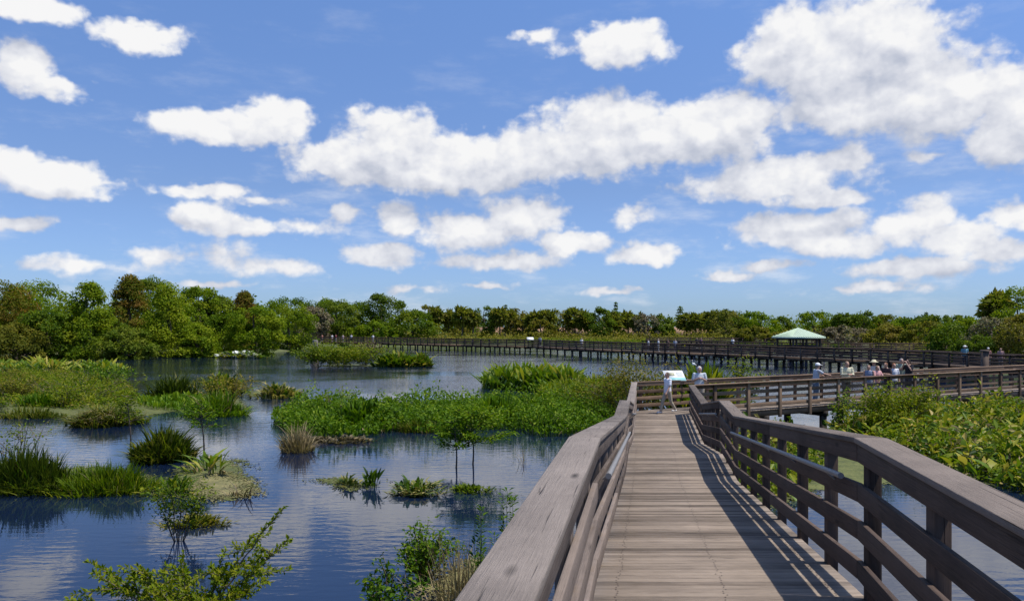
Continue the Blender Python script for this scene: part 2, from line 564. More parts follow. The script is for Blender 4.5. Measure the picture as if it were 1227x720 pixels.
    sk = mixc(wt, 1.0, sk, (1.5, 1.5, 1.5), 'MULTIPLY')
    sk = mixc(wt, thm, sk, (0.86, 0.88, 0.92))
    full = mixc(wt, mask, sk, ccol)
    # no cloud below the horizon
    ab = math_(wt, 'GREATER_THAN', sp.outputs[2], -0.002)
    full = mixc(wt, ab, sk, full)
    full = mixc(wt, 1.0, full, (1 / WS, 1 / WS, 1 / WS), 'MULTIPLY')
    bg = nd(wt, 'ShaderNodeBackground')
    bg.inputs[1].default_value = WS
    wt.links.new(full, bg.inputs[0])
    wo = nd(wt, 'ShaderNodeOutputWorld')
    wt.links.new(bg.outputs[0], wo.inputs[0])


SKY_S, WS = 0.105, 0.1
build_world()
world.cycles.sampling_method = 'MANUAL'
world.cycles.sample_map_resolution = 512

sl = bpy.data.lights.new('sun', 'SUN')
sl.energy = 4.7
sl.angle = math.radians(0.53)
sl.color = (1.0, 0.955, 0.88)
so = bpy.data.objects.new('sun', sl)
COL.objects.link(so)
so.rotation_euler = SUN_DIR.to_track_quat('Z', 'Y').to_euler()
so.location = (30, -10, 60)

cam = bpy.data.cameras.new('camera')
cam.sensor_width = 36
cam.lens = 36 * F / 1227
cam.shift_y = 32 / 1227
cam.clip_start = 0.05
cam.clip_end = 6000
co = bpy.data.objects.new('camera', cam)
COL.objects.link(co)
co.location = (0, 0, CAMZ)
co.rotation_euler = (math.pi / 2, 0, 0)
scene.camera = co
scene.view_settings.view_transform = 'Standard'
scene.view_settings.look = 'None'
scene.view_settings.exposure = 0
scene.view_settings.gamma = 1
scene.view_settings.use_curve_mapping = False
scene.cycles.max_bounces = 6
scene.cycles.diffuse_bounces = 2
scene.cycles.glossy_bounces = 3
scene.cycles.transmission_bounces = 2
scene.cycles.caustics_reflective = False
scene.cycles.caustics_refractive = False
scene.cycles.use_denoising = True
scene.cycles.sample_clamp_indirect = 4

# ------------------------------------------------------------------ terrain and water
LAKE = np.array([(-900, -400), (-900, 40), (-260, 62), (-110, 94), (-66, 112), (-53, 119), (-46, 132), (-43, 148), (-47, 168), (-40, 184), (-15, 196),
                 (5, 198), (25, 186), (45, 166), (53, 140), (55, 118), (53, 95), (48, 80), (46, 65), (48, 48), (64, 30), (200, 0), (900, -400)], float)


def seg_dist(x, y, P):
    d = np.full(x.shape, 1e9)
    for i in range(len(P) - 1):
        a, b = P[i], P[i + 1]
        ab = b - a
        t = np.clip(((x - a[0]) * ab[0] + (y - a[1]) * ab[1]) / (ab @ ab), 0, 1)
        d = np.minimum(d, np.hypot(x - a[0] - t * ab[0], y - a[1] - t * ab[1]))
    return d


def land_z(x, y):
    x, y = np.asarray(x, float), np.asarray(y, float)
    d = seg_dist(x, y, LAKE) * np.where(in_poly(LAKE, x, y), -1, 1)
    d = d + 2.0 * (lump(x, y, 0.16) - 0.5)
    return np.clip(d * 0.22, -1.5, 0.55) + np.clip((d - 30) * 0.012, 0, 0.9) + 0.18 * (lump(x, y, 0.5) - 0.5)


def build_terrain():
    xs = np.unique(np.concatenate([np.linspace(-3000, -200, 20), np.linspace(-200, 200, 201), np.linspace(200, 3000, 20)]))
    ys = np.unique(np.concatenate([np.linspace(-400, 20, 14), np.linspace(20, 320, 151), np.linspace(320, 5000, 26)]))
    gx, gy = np.meshgrid(xs, ys)
    z = land_z(gx, gy)
    nx, ny = len(xs), len(ys)
    v = np.stack([gx, gy, z], -1).reshape(-1, 3)
    i = np.arange(ny - 1)[:, None] * nx + np.arange(nx - 1)[None]
    f = np.stack([i, i + 1, i + nx + 1, i + nx], -1).reshape(-1, 4)
    m, nt, bs, out = newmat('ground')
    tc = nd(nt, 'ShaderNodeTexCoord').outputs['Object']
    a = noise(nt, tc, 0.09, 6, 0.65)
    b = noise(nt, tc, 1.3, 5, 0.7)
    c = ramp(nt, a, [(0.3, (0.05, 0.075, 0.016)), (0.5, (0.105, 0.125, 0.028)), (0.7, (0.16, 0.135, 0.055))])
    c = mixc(nt, math_(nt, 'MULTIPLY', b, 0.5), c, (0.035, 0.045, 0.015))
    nt.links.new(c, bs.inputs['Base Color'])
    bs.inputs['Roughness'].default_value = 0.95
    mb = MB().add(v, f)
    tag(mb.build('ground', m, smooth=True), kind='structure')


build_terrain()


def build_water():
    m, nt, bs, out = newmat('lake_water')
    tc = nd(nt, 'ShaderNodeTexCoord').outputs['Object']
    bs.inputs['Base Color'].default_value = (0.005, 0.012, 0.034, 1)
    bs.inputs['Roughness'].default_value = 0.03
    bs.inputs['IOR'].default_value = 1.5
    bs.inputs['Specular IOR Level'].default_value = 0.5
    sp = nd(nt, 'ShaderNodeSeparateXYZ')
    nt.links.new(tc, sp.inputs[0])
    # open water far out carries more wind ripple than the water between the plant beds
    op = nd(nt, 'ShaderNodeMapRange', interpolation_type='SMOOTHSTEP')
    nt.links.new(sp.outputs[1], op.inputs[0])
    op.inputs[1].default_value = 18
    op.inputs[2].default_value = 62
    op.inputs[3].default_value = 0.055
    op.inputs[4].default_value = 0.20
    pt = noise(nt, mapping(nt, tc, (0.05, 0.11, 1)), 1.0, 3, 0.5)
    ptm = nd(nt, 'ShaderNodeMapRange')
    nt.links.new(pt, ptm.inputs[0])
    ptm.inputs[1].default_value = 0.35
    ptm.inputs[2].default_value = 0.65
    ptm.inputs[3].default_value = 0.2
    ptm.inputs[4].default_value = 1.5
    amt = math_(nt, 'MULTIPLY', op.outputs[0], ptm.outputs[0])
    r1 = noise(nt, mapping(nt, tc, (1.0, 2.6, 1)), 1.5, 3, 0.55, dist=0.3)
    r2 = noise(nt, mapping(nt, tc, (1.0, 1.8, 1)), 5.5, 3, 0.5)
    wv = nd(nt, 'ShaderNodeTexWave', wave_type='BANDS', bands_direction='Y')
    nt.links.new(tc, wv.inputs['Vector'])
    wv.inputs['Scale'].default_value = 0.9
    wv.inputs['Distortion'].default_value = 5.0
    wv.inputs['Detail'].default_value = 2
    wv.inputs['Detail Scale'].default_value = 0.6
    h = math_(nt, 'MULTIPLY_ADD', r2, 0.12, r1)
    h = math_(nt, 'MULTIPLY_ADD', wv.outputs['Fac'], 0.10, h)
    b = nd(nt, 'ShaderNodeBump')
    b.inputs['Distance'].default_value = 0.12
    nt.links.new(amt, b.inputs['Strength'])
    nt.links.new(h, b.inputs['Height'])
    nt.links.new(b.outputs[0], bs.inputs['Normal'])
    mb = MB().add([(-3000, -400, 0), (3000, -400, 0), (3000, 5000, 0), (-3000, 5000, 0)], [[0, 1, 2, 3]])
    tag(mb.build('lake_water', m), kind='structure')


build_water()

# ------------------------------------------------------------------ boardwalks
RH = 1.175                       # rail height above the deck
ROWS = ((0.995, 1.135), (0.70, 0.84), (0.425, 0.565), (0.135, 0.275))    # fascia and three boards


def normals(P, side):
    """mitred outward horizontal normals of a plan polyline; side = +1 right of travel, -1 left"""
    P = np.asarray(P, float)[:, :2]
    d = unit(np.diff(P, axis=0))
    n = np.stack([d[:, 1], -d[:, 0]], 1) * side
    out = np.zeros_like(P)
    out[0], out[-1] = n[0], n[-1]
    for i in range(1, len(P) - 1):
        m = unit((n[i - 1] + n[i])[None])[0]
        out[i] = m / max(0.5, m @ n[i])
    return out


def vbeam(mb, p0, p1, n0, n1, o0, o1, z0, z1, tint=None):
    c = []
    for p, n in ((p0, n0), (p1, n1)):
        for zz in (z0, z1):
            for oo in (o0, o1):
                c.append((p[0] + n[0] * oo, p[1] + n[1] * oo, p[2] + zz))
    prism(mb, c, tint)


def split_run(P, N, maxlen):
    out = []
    for i in range(len(P) - 1):
        L = np.linalg.norm(P[i + 1] - P[i])
        k = max(1, int(math.ceil(L / maxlen - 0.05)))
        for j in range(k):
            a, b = j / k, (j + 1) / k
            out.append((P[i] * (1 - a) + P[i + 1] * a, P[i] * (1 - b) + P[i + 1] * b, N[i] * (1 - a) + N[i + 1] * a, N[i] * (1 - b) + N[i + 1] * b))
    return out


def railing(parent, P, side, label, matcap, matboard, spacing, maxlen=4.0, posts_down=0.35, rows=ROWS, bevel=0.0, first=0.0, pipes=(), post=(0.045, 0.135, 0.14)):
    P = np.asarray(P, float)
    N = normals(P, side)
    r = empty('railing', parent=parent)
    tag(r, label=label)

    def fin(o):
        if bevel:
            b = o.modifiers.new('bevel', 'BEVEL')
            b.width = bevel
            b.segments = 2
            b.limit_method = 'ANGLE'
        return o
    gap = 0.0015
    for (a, b, na, nb) in split_run(P, N, maxlen):
        d = unit((b - a)[None])[0] * gap
        mb = MB()
        vbeam(mb, a + d, b - d, na, nb, 0.0, 0.235, RH - 0.04, RH)
        fin(mb.build('cap', matcap, r))
        for (z0, z1) in rows:
            mb = MB()
            vbeam(mb, a + d, b - d, na, nb, 0.022 + RNG.uniform(-.002, .002), 0.062, z0, z1)
            fin(mb.build('rail_board', matboard, r))
    # posts
    seg = np.concatenate([[0], np.cumsum(np.linalg.norm(np.diff(P[:, :2], axis=0), axis=1))])
    s = first
    while s < seg[-1] - 0.05:
        i = min(np.searchsorted(seg, s, side='right') - 1, len(P) - 2)
        t = (s - seg[i]) / (seg[i + 1] - seg[i])
        p = P[i] * (1 - t) + P[i + 1] * t
        d = unit((P[i + 1] - P[i])[None])[0]
        d[2] = 0
        n = np.array([d[1], -d[0], 0]) * side
        mb = MB()
        c = []
        for zz in (-posts_down, RH - 0.042):
            for e in (-1, 1):
                for oo in (post[0] + 0.02, post[1] + 0.02):
                    q = p + n * oo + d * (e * post[2] / 2)
                    c.append((q[0], q[1], p[2] + zz))
        prism(mb, c)
        fin(mb.build('post', matboard, r))
        s += spacing
    for (i, j) in pipes:
        mb = MB()
        a, b = P[i], P[j]
        d = (b - a)
        pts = []
        for t in np.linspace(0.02, 0.98, 12):
            q = a + d * t
            nn = N[i]
            pts.append((q[0] - nn[0] * 0.05, q[1] - nn[1] * 0.05, q[2] + 0.875))
        tube(mb, pts, 0.024, 8)
        for t in np.linspace(0.08, 0.92, max(2, int(np.linalg.norm(d) / 1.6))):
            q = a + d * t
            nn = N[i]
            tube(mb, [(q[0] + nn[0] * 0.022, q[1] + nn[1] * 0.022, q[2] + 0.80), (q[0] - nn[0] * 0.05, q[1] - nn[1] * 0.05, q[2] + 0.86)], 0.009, 5)
        mb.build('handrail', M['pipe'], r, smooth=True)
    return r


def bents(parent, pts, dirs, width, zdeck, mat, rr=0.12):
    """pairs of piles with a cross beam"""
    for p, d, zd in zip(pts, dirs, zdeck):
        n = np.array([d[1], -d[0]])
        for s in (-1, 1):
            q = np.array(p) + n * s * width * 0.5
            mb = MB()
            box(mb, q[0] - rr, q[0] + rr, q[1] - rr, q[1] + rr, -1.2, zd - 0.5)
            mb.build('piling', mat, parent)
        mb = MB()
        a = np.array([*(np.array(p) - n * (width * 0.5 + 0.2)), zd])
        b = np.array([*(np.array(p) + n * (width * 0.5 + 0.2)), zd])
        vbeam(mb, a, b, d, d, -0.1, 0.1, -0.5, -0.27)
        mb.build('cross_beam', mat, parent)


# --- the ramp that leads from the camera
PY = [-2.0, 5.78, 14.2, 17.2, 23.1, 60]
PZ = [2.615, 2.615, 1.825, 1.825, 1.175, 1.175]
DZ = 1.175


def rz(Y):
    return np.interp(Y, PY, PZ)


def xl(Y):
    return -0.33 + 0.170 * Y


def xr(Y):
    return 1.50 + 0.176 * Y


F0 = np.array([xr(30.7), 30.7])
K0 = np.array([xl(32.2), 32.2])
U = np.array([0.867, 0.4983])
NB = np.array([-U[1], U[0]])
WID = float((K0 - F0) @ NB)
END = 42.0                                         # length of the cross boardwalk past the landing


def build_ramp():
    root = empty('boardwalk', (0, 0, 0))
    tag(root, 'weathered grey timber ramp leading down from the camera to the landing', 'boardwalk', 'timber boardwalks over the marsh')
    mb = MB()
    y = -1.5
    bk = F0 + NB * WID
    rowsy = []
    while y < 32.6:
        w = 0.112 + RNG.uniform(-0.003, 0.003)
        y0, y1 = y, min(y + w, 32.62)

        def lim(q):
            L, R = xl(q) - 0.09, xr(q) + 0.09
            if q > 30.7:
                R = F0[0] + (q - 30.7) * (bk[0] - F0[0]) / (bk[1] - F0[1]) - 0.004
            if q > 32.2:
                L = K0[0] + (q - 32.2) * U[0] / U[1]
            return L, R
        (l0, r0), (l1, r1) = lim(y0), lim(y1)
        if 4 < y0 < 20:
            rowsy.append((y0, y1))
        if r0 - l0 > 0.1 and r1 - l1 > 0.02:
            dz = RNG.uniform(-0.002, 0.002, 4)
            t = 0.04
            za, zb = rz(y0), rz(y1)
            # length runs across the deck
            prism(mb, [(l0, y0, za - t), (l1, y1, zb - t), (l0, y0, za + dz[0]), (l1, y1, zb + dz[1]),
                       (r0, y0, za - t), (r1, y1, zb - t), (r0, y0, za + dz[2]), (r1, y1, zb + dz[3])])
        y += w + RNG.uniform(0.005, 0.010)
    deck = mb.build('deck', M['deck'], root)
    mb = MB()
    th = np.linspace(0, 2 * math.pi, 6, endpoint=False)
    for (a, b) in rowsy:
        for fx in (0.06, 0.5, 0.94):
            for t in (0.25, 0.75):
                q = a * (1 - t) + b * t
                x = xl(q) * (1 - fx) + xr(q) * fx + RNG.normal(0, 0.012)
                v = np.column_stack([x + 0.007 * np.cos(th), q + 0.007 * np.sin(th), np.full(6, rz(q) + 0.0035)])
                mb.add(np.vstack([v, [[x, q, rz(q) + 0.004]]]), [[i, (i + 1) % 6, 6] for i in range(6)])
    tag(mb.build('screws', plain('rusty_screw', (0.05, 0.035, 0.028), 0.6), root), kind='stuff')
    b = deck.modifiers.new('bevel', 'BEVEL')
    b.width = 0.004
    b.segments = 1
    b.limit_method = 'ANGLE'
    ys = [-1.5, 5.78, 14.2, 17.2, 23.1]
    Pl = [(xl(q), q, rz(q)) for q in ys + [32.2]]
    Pr = [(xr(q), q, rz(q)) for q in ys + [30.7]]
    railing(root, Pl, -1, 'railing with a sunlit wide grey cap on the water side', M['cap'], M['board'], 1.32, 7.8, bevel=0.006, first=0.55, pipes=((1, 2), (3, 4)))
    railing(root, Pr, 1, 'railing with its shaded dark inner boards casting shadow stripes', M['capdark'], M['boardshade'], 1.32, 7.8, bevel=0.006, first=0.66 + 0.05, pipes=((1, 2), (3, 4)))
    for sd, fx in ((-1, xl), (1, xr)):
        for i in range(5):
            q0, q1 = (ys + [30.6])[i], (ys + [30.6])[i + 1]
            mb = MB()
            a = np.array([fx(q0) + sd * 0.0, q0, rz(q0)])
            bb = np.array([fx(q1) + sd * 0.0, q1, rz(q1)])
            vbeam(mb, a, bb, (sd, 0), (sd, 0), -0.02, 0.06, -0.28, -0.045)
            mb.build('stringer', M['board'], root)
    qs = np.arange(2.0, 31, 2.6)
    bents(root, [((xl(q) + xr(q)) / 2, q) for q in qs], [np.array([0.173, 0.985])] * len(qs), 1.7, [rz(q) for q in qs], M['pile'])


build_ramp()


def cross(s, d):
    return F0 + U * s + NB * d


def cross_at(px, d):
    """point on the line d metres in from the front rail where the sight line of bearing px meets it"""
    k = (px - CX) / F
    o = F0 + NB * d
    s = (k * o[1] - o[0]) / (U[0] - k * U[1])
    return o + U * s


def build_cross():
    root = empty('boardwalk', (F0[0], F0[1], 0))
    loc = np.array([F0[0], F0[1], 0])
    tag(root, 'brown level boardwalk running right from the landing, crowded with walkers', 'boardwalk', 'timber boardwalks over the marsh')
    mb = MB()
    s = 0.0
    while s < END:
        w = 0.14
        c = []
        dz = RNG.uniform(-.002, .002)
        for d in (-0.1, WID + 0.1):
            for zz in (DZ - 0.04, DZ + dz):
                for e in (s, s + w):
                    q = cross(e, d)
                    c.append((q[0], q[1], zz))
        prism(mb, c)
        s += w + 0.008
    mb.build('deck', M['deck'], root, loc=None).matrix_parent_inverse = Matrix.Translation(-Vector(loc))
    f = [np.array([*cross(s, 0), DZ]) for s in (0.10, END)]
    k = [np.array([*cross(s, WID), DZ]) for s in (-0.78, END)]
    r1 = railing(root, f, 1, 'front railing with dark posts facing the camera', M['brown'], M['brown'], 1.86, 4.0, bevel=0.004, first=1.2)
    r2 = railing(root, k, -1, 'rear railing with sunlit board faces', M['brown'], M['brown'], 1.86, 4.0, bevel=0.004, first=0.25)
    for r in (r1, r2):
        r.location = -Vector(loc)
    ss = np.arange(0.6, END, 3.7)
    e = empty('substructure', parent=root)
    e.location = -Vector(loc)
    bents(e, [cross(s, WID / 2) for s in ss], [U] * len(ss), WID - 0.2, [DZ] * len(ss), M['pile'])
    for d in (-0.02, WID + 0.02):
        mb = MB()
        a, b = np.array([*cross(0, d), DZ]), np.array([*cross(END, d), DZ])
        vbeam(mb, a, b, NB, NB, -0.04, 0.04, -0.28, -0.045)
        mb.build('stringer', M['brown'], e)


build_cross()


def far_walk(pts, label, width=2.2, zd=DZ, spacing=2.3, gap=0, mat='far', left_label='nearer railing', right_label='rear railing'):
    """pts = plan line of the nearer railing, left to right as seen; the deck lies behind it"""
    P = np.array([(x, y, zd) for x, y in pts], float)
    N = normals(P, -1)
    root = empty('boardwalk', (0, 0, 0))
    tag(root, label, 'boardwalk', 'timber boardwalks over the marsh')
    B = P.copy()
    B[:, :2] += N * width
    mb = MB()
    for i in range(len(P) - 1):
        vbeam(mb, P[i], P[i + 1], N[i], N[i + 1], -0.1, width + 0.1, -0.05, 0.0)
    mb.build('deck', M['far'], root)
    railing(root, P, 1, left_label, M[mat], M[mat], spacing, 6.0, first=0.3, rows=ROWS, post=(0.04, 0.16, 0.15))
    railing(root, B, -1, right_label, M[mat], M[mat], spacing, 6.0, first=0.3, rows=ROWS, post=(0.04, 0.16, 0.15))
    for Q, sgn in ((P, 1), (B, -1)):
        mb = MB()
        for i in range(len(Q) - 1):
            vbeam(mb, Q[i], Q[i + 1], N[i] * sgn, N[i + 1] * sgn, -0.02, 0.06, -0.32, -0.055)
        mb.build('stringer', M['brown'], root)
    C = (P + B)[:, :2] / 2
    seg = np.concatenate([[0], np.cumsum(np.linalg.norm(np.diff(C, axis=0), axis=1))])
    s = 1.2
    pp, dd = [], []
    while s < seg[-1]:
        i = min(np.searchsorted(seg, s, side='right') - 1, len(C) - 2)
        t = (s - seg[i]) / (seg[i + 1] - seg[i])
        pp.append(C[i] * (1 - t) + C[i + 1] * t)
        dd.append(unit((C[i + 1] - C[i])[None])[0])
        s += 2.6
    bents(root, pp, dd, width * 0.62, [zd] * len(pp), M['pile'], 0.13)
    return root


far_walk([(-62, 205), (-30, 174.5), (-9, 153), (3.6, 141)], 'long dark boardwalk across the far water at left, below the dense trees')
far_walk([(3.6, 141), (10, 127), (17, 115), (26, 101), (30, 93.5), (34, 86), (37.2, 79.5), (39.0, 73)], 'dark boardwalk on pilings curving across the open water toward the gazebo')
far_walk([(39.0, 73), (39.7, 68), (40.6, 63), (44.5, 58.5), (52, 55)], 'dark boardwalk at the right edge below the bushy bank, behind the walkers')
far_walk([(22, 133), (34, 122), (46, 112), (62, 108), (76, 112)], 'low rear boardwalk passing behind the green roofed gazebo')
far_walk([(30, 176), (44, 170), (70, 160)], 'faint boardwalk rail line in front of the far pink wall')

# ------------------------------------------------------------------ marsh plants
def W(px, Y):
    return px * Y / F


def mat_patch(name, outline_px, mat, z=0.006, amp=0.5, seed=1.0, n=140):
    """a floating weed sheet made of small cells: ragged rim, holes where open water shows; outline measured on the water"""
    P = np.array([gp(*p)[:2] for p in outline_px])
    cs = 0.07 if P[:, 1].mean() < 30 else 0.16
    lo, hi = P.min(0) - 0.6, P.max(0) + 0.6
    nx, ny = int((hi[0] - lo[0]) / cs) + 2, int((hi[1] - lo[1]) / cs) + 2
    gx, gy = np.meshgrid(lo[0] + np.arange(nx) * cs, lo[1] + np.arange(ny) * cs)
    d = seg_dist(gx, gy, np.vstack([P, P[:1]])) * np.where(in_poly(P, gx, gy), 1, -1)
    nz = sum(a * (lump(gx, gy, f, seed + f) - 0.5) for f, a in ((0.8, 1.0), (2.1, 0.8), (5.3, 0.6), (11.0, 0.45)))
    val = np.clip(d, -1.2, 1.2) + amp * 1.1 * nz + RNG.normal(0, 0.10, gx.shape)
    vx = gx + RNG.uniform(-.35, .35, gx.shape) * cs
    vy = gy + RNG.uniform(-.35, .35, gx.shape) * cs
    v = np.stack([vx, vy, z + 0.012 * np.clip(val, 0, 1) * RNG.uniform(0, 1, gx.shape)], -1).reshape(-1, 3)
    i = np.arange(ny - 1)[:, None] * nx + np.arange(nx - 1)[None]
    f = np.stack([i, i + 1, i + nx + 1, i + nx], -1)
    f = f[val[:-1, :-1] > 0.12].reshape(-1, 4)
    mb = MB().add(v, f)
    rim = np.argwhere(np.abs(val - 0.12) < 0.22)
    q = rim[RNG.integers(0, len(rim), min(1500, len(rim) * 2))]
    pos = np.column_stack([gx[q[:, 0], q[:, 1]], gy[q[:, 0], q[:, 1]], np.full(len(q), z + 0.01)]) + RNG.normal(0, 0.08, (len(q), 3)) * np.array([1, 1, 0])
    leaves(mb, pos, RNG.normal(0, 0.15, (len(q), 3)) + np.array([0, 0, 1]), 0.06, RNG.uniform(0.2, 0.9, len(q)), 0.9)
    o = mb.build(name, mat)
    tag(o, kind='stuff')
    return o


def leafbed(name, label, cat, outline_px, n, h, mat, size, tint=(0.5, 0.2), seed=0.0, asp=0.5, group=None, floor=0.15, extra=(), px=True, s1=0.55, s2=1.9):
    """bushy mounds: small leaves at all angles over an uneven surface, open gaps between the mounds"""
    P = np.array([gp(*p)[:2] for p in outline_px]) if px else np.array(outline_px, float)
    c = P.mean(0)
    root = empty(name, (c[0], c[1], 0))
    for k, (n_, h_, mt, sz, tn, asp_) in enumerate([(n, h, mat, size, tint, asp)] + list(extra)):
        q = poly_points(P, n_)
        edge = seg_dist(q[:, 0], q[:, 1], np.vstack([P, P[:1]]))
        lm = lump(q[:, 0], q[:, 1], s1, seed + k)
        lm2 = lump(q[:, 0], q[:, 1], s2, seed + 5 + k)
        top = h_ * (floor + np.clip(1.5 * lm - 0.25, 0, 1.2)) * (0.45 + 0.85 * lm2) * (0.35 + 0.65 * np.clip(edge / 1.0, 0, 1))
        keep = RNG.uniform(0, 1, n_) < np.clip(top / h_ * 2.0 + 0.1, 0, 1)
        q, top, lm, lm2 = q[keep], top[keep], lm[keep], lm2[keep]
        m = len(q)
        q[:, 2] = top * RNG.uniform(0.05, 1, m) ** 0.55
        q[:, :2] -= c
        mb = MB()
        leaves(mb, q, RNG.normal(0, 0.7, (m, 3)) + np.array([0, -0.15, 0.75]), sz, tn[0] + (lm - .5) * .4 + (lm2 - .5) * .35 + RNG.normal(0, tn[1], m), asp_, up=RNG.normal(0, 1, (m, 3)) + np.array([0, 0, .5]))
        mb.build('leaf_mass' if k == 0 else 'upper_leaves' if k == 1 else 'dead_leaves', M[mt], root)
    tag(root, label, cat, group)
    return root


def weedmat(name, a, b, c):
    m, nt, bs, out = newmat(name)
    tc = nd(nt, 'ShaderNodeTexCoord').outputs['Object']
    f = noise(nt, tc, 1.4, 6, 0.7)
    f2 = noise(nt, tc, 14, 4, 0.7)
    v = math_(nt, 'MULTIPLY_ADD', f2, 0.5, math_(nt, 'MULTIPLY', f, 0.6))
    col = ramp(nt, v, [(0.34, tuple(0.35 * x for x in a)), (0.42, a), (0.55, b), (0.72, c)])
    nt.links.new(col, bs.inputs['Base Color'])
    bs.inputs['Roughness'].default_value = 0.85
    b_ = nd(nt, 'ShaderNodeBump')
    b_.inputs['Strength'].default_value = 0.5
    b_.inputs['Distance'].default_value = 0.03
    nt.links.new(f2, b_.inputs['Height'])
    nt.links.new(b_.outputs[0], bs.inputs['Normal'])
    return m


M['duck'] = weedmat('duckweed', (0.045, 0.055, 0.012), (0.095, 0.108, 0.02), (0.17, 0.165, 0.045))
M['duckbrown'] = weedmat('drying_duckweed', (0.085, 0.075, 0.028), (0.17, 0.155, 0.05), (0.30, 0.24, 0.10))


def bed(name, label, cat, outline_px, n, h, mat, profile=PICK, width=0.10, lean=0.35, tint=(0.5, 0.22), group=None, hvar=0.3, seed=0.0, droop=0.15, extra=None, kind=None, zscale=1.0):
    P = np.array([gp(*p)[:2] for p in outline_px])
    pts = poly_points(P, n)
    edge = seg_dist(pts[:, 0], pts[:, 1], np.vstack([P, P[:1]]))
    lm = lump(pts[:, 0], pts[:, 1], 0.9 * zscale, seed)
    lm2 = lump(pts[:, 0], pts[:, 1], 3.1 * zscale, seed + 2)
    keep = RNG.uniform(0, 1, n) < np.clip(0.45 + lm + 0.3 * (edge > 0.5), 0.2, 1)
    keep &= (edge > 0.25) | (lm2 > 0.42)
    pts, lm, lm2, edge = pts[keep], lm[keep], lm2[keep], edge[keep]
    n = len(pts)
    hh = h * RNG.uniform(1 - hvar, 1 + hvar * 0.6, n) * (0.35 + 0.95 * lm) * (0.6 + 0.4 * np.clip(edge / 1.2, 0, 1)) * (0.62 + 0.75 * lm2)
    pts[:, 2] = -0.02
    mb = MB()
    t = tint[0] + tint[1] * RNG.normal(0, 0.7, n) + (lm - 0.5) * 0.5 + (lm2 - 0.5) * 0.5
    blades(mb, pts, hh, lean * RNG.uniform(0.2, 1.6, n), width * RNG.uniform(0.6, 1.35, n), profile, t, droop=droop)
    c = P.mean(0)
    root = empty(name, (c[0], c[1], 0))
    mb.build('leaf_mass', M[mat], root, loc=(c[0], c[1], 0))
    if extra:
        extra(root, P, c)
    tag(root, label, cat, group, kind)
    return root


def clump(name, label, cat, px, py, wpx, hpx, n, mat, profile=BLADE, width=0.05, lean=0.5, tint=(0.5, 0.25), group=None, depth=0.8, droop=0.2, curve=1.8, dome=0.45, layers=(), Y=None, z=0.0):
    """a tuft seen at base pixel px,py"""
    if Y is None:
        c = gp(px, py, z)
    else:
        c = np.array([xat(px, Y), Y, z])
    Y = c[1]
    rx, h = W(wpx, Y) / 2, W(hpx, Y)
    root = empty(name, c)
    tag(root, label, cat, group)
    specs = [(mat, n, 1.0, profile, width, lean, tint, droop)] + list(layers)
    for i, (m_, n_, hs, pr, wd, ln, tn, dr) in enumerate(specs):
        if i == 0:
            ns = int(np.clip(n_ // 40, 3, 9))
            sc, sr = disc_points((0, 0), rx * 0.66, rx * 0.66 * depth, ns)
            sh = RNG.uniform(0.5, 1.0, ns)
            sh[np.argmin(sr)] = 1.05
            st = RNG.normal(0, 0.12, ns)
        own = RNG.integers(0, ns, n_)
        off, _r = disc_points((0, 0), rx * 0.34, rx * 0.34 * depth, n_)
        pts = sc[own] + off
        r = np.clip(np.hypot(pts[:, 0] / rx, pts[:, 1] / (rx * depth)), 0, 1)
        pts[:, 2] = -0.03
        hh = h * hs * sh[own] * (0.35 + 0.72 * RNG.uniform(0, 1, n_) ** 0.7) * (1 - dome * r ** 2)
        az = np.arctan2(pts[:, 1], pts[:, 0]) + RNG.normal(0, 1.1, n_)
        mb = MB()
        blades(mb, pts, hh, ln * RNG.uniform(0.0, 1.5, n_) * (0.35 + r), wd * RNG.uniform(0.5, 1.3, n_), pr, tn[0] + st[own] + RNG.normal(0, tn[1], n_), curve, dr, az)
        if i == 0 and n_ > 60:
            ks = n_ // 3
            a2 = RNG.uniform(0, 2 * math.pi, ks)
            r2 = RNG.uniform(0.45, 1.02, ks) * (1 + 0.15 * np.sin(a2 * 3 + c[0]))
            p2 = np.column_stack([rx * r2 * np.cos(a2), rx * depth * r2 * np.sin(a2), np.full(ks, -0.03)])
            blades(mb, p2, h * RNG.uniform(0.10, 0.42, ks), RNG.uniform(0.5, 1.9, ks), wd * RNG.uniform(0.6, 1.2, ks), pr, tn[0] + RNG.normal(0.05, tn[1] + 0.1, ks), 1.5, 0.35, a2 + RNG.normal(0, 0.7, ks))
        mb.build('leaf_tuft' if i == 0 else 'dry_leaves' if m_ in ('dry', 'gold') else 'under_leaves', M[m_], root)
    return root


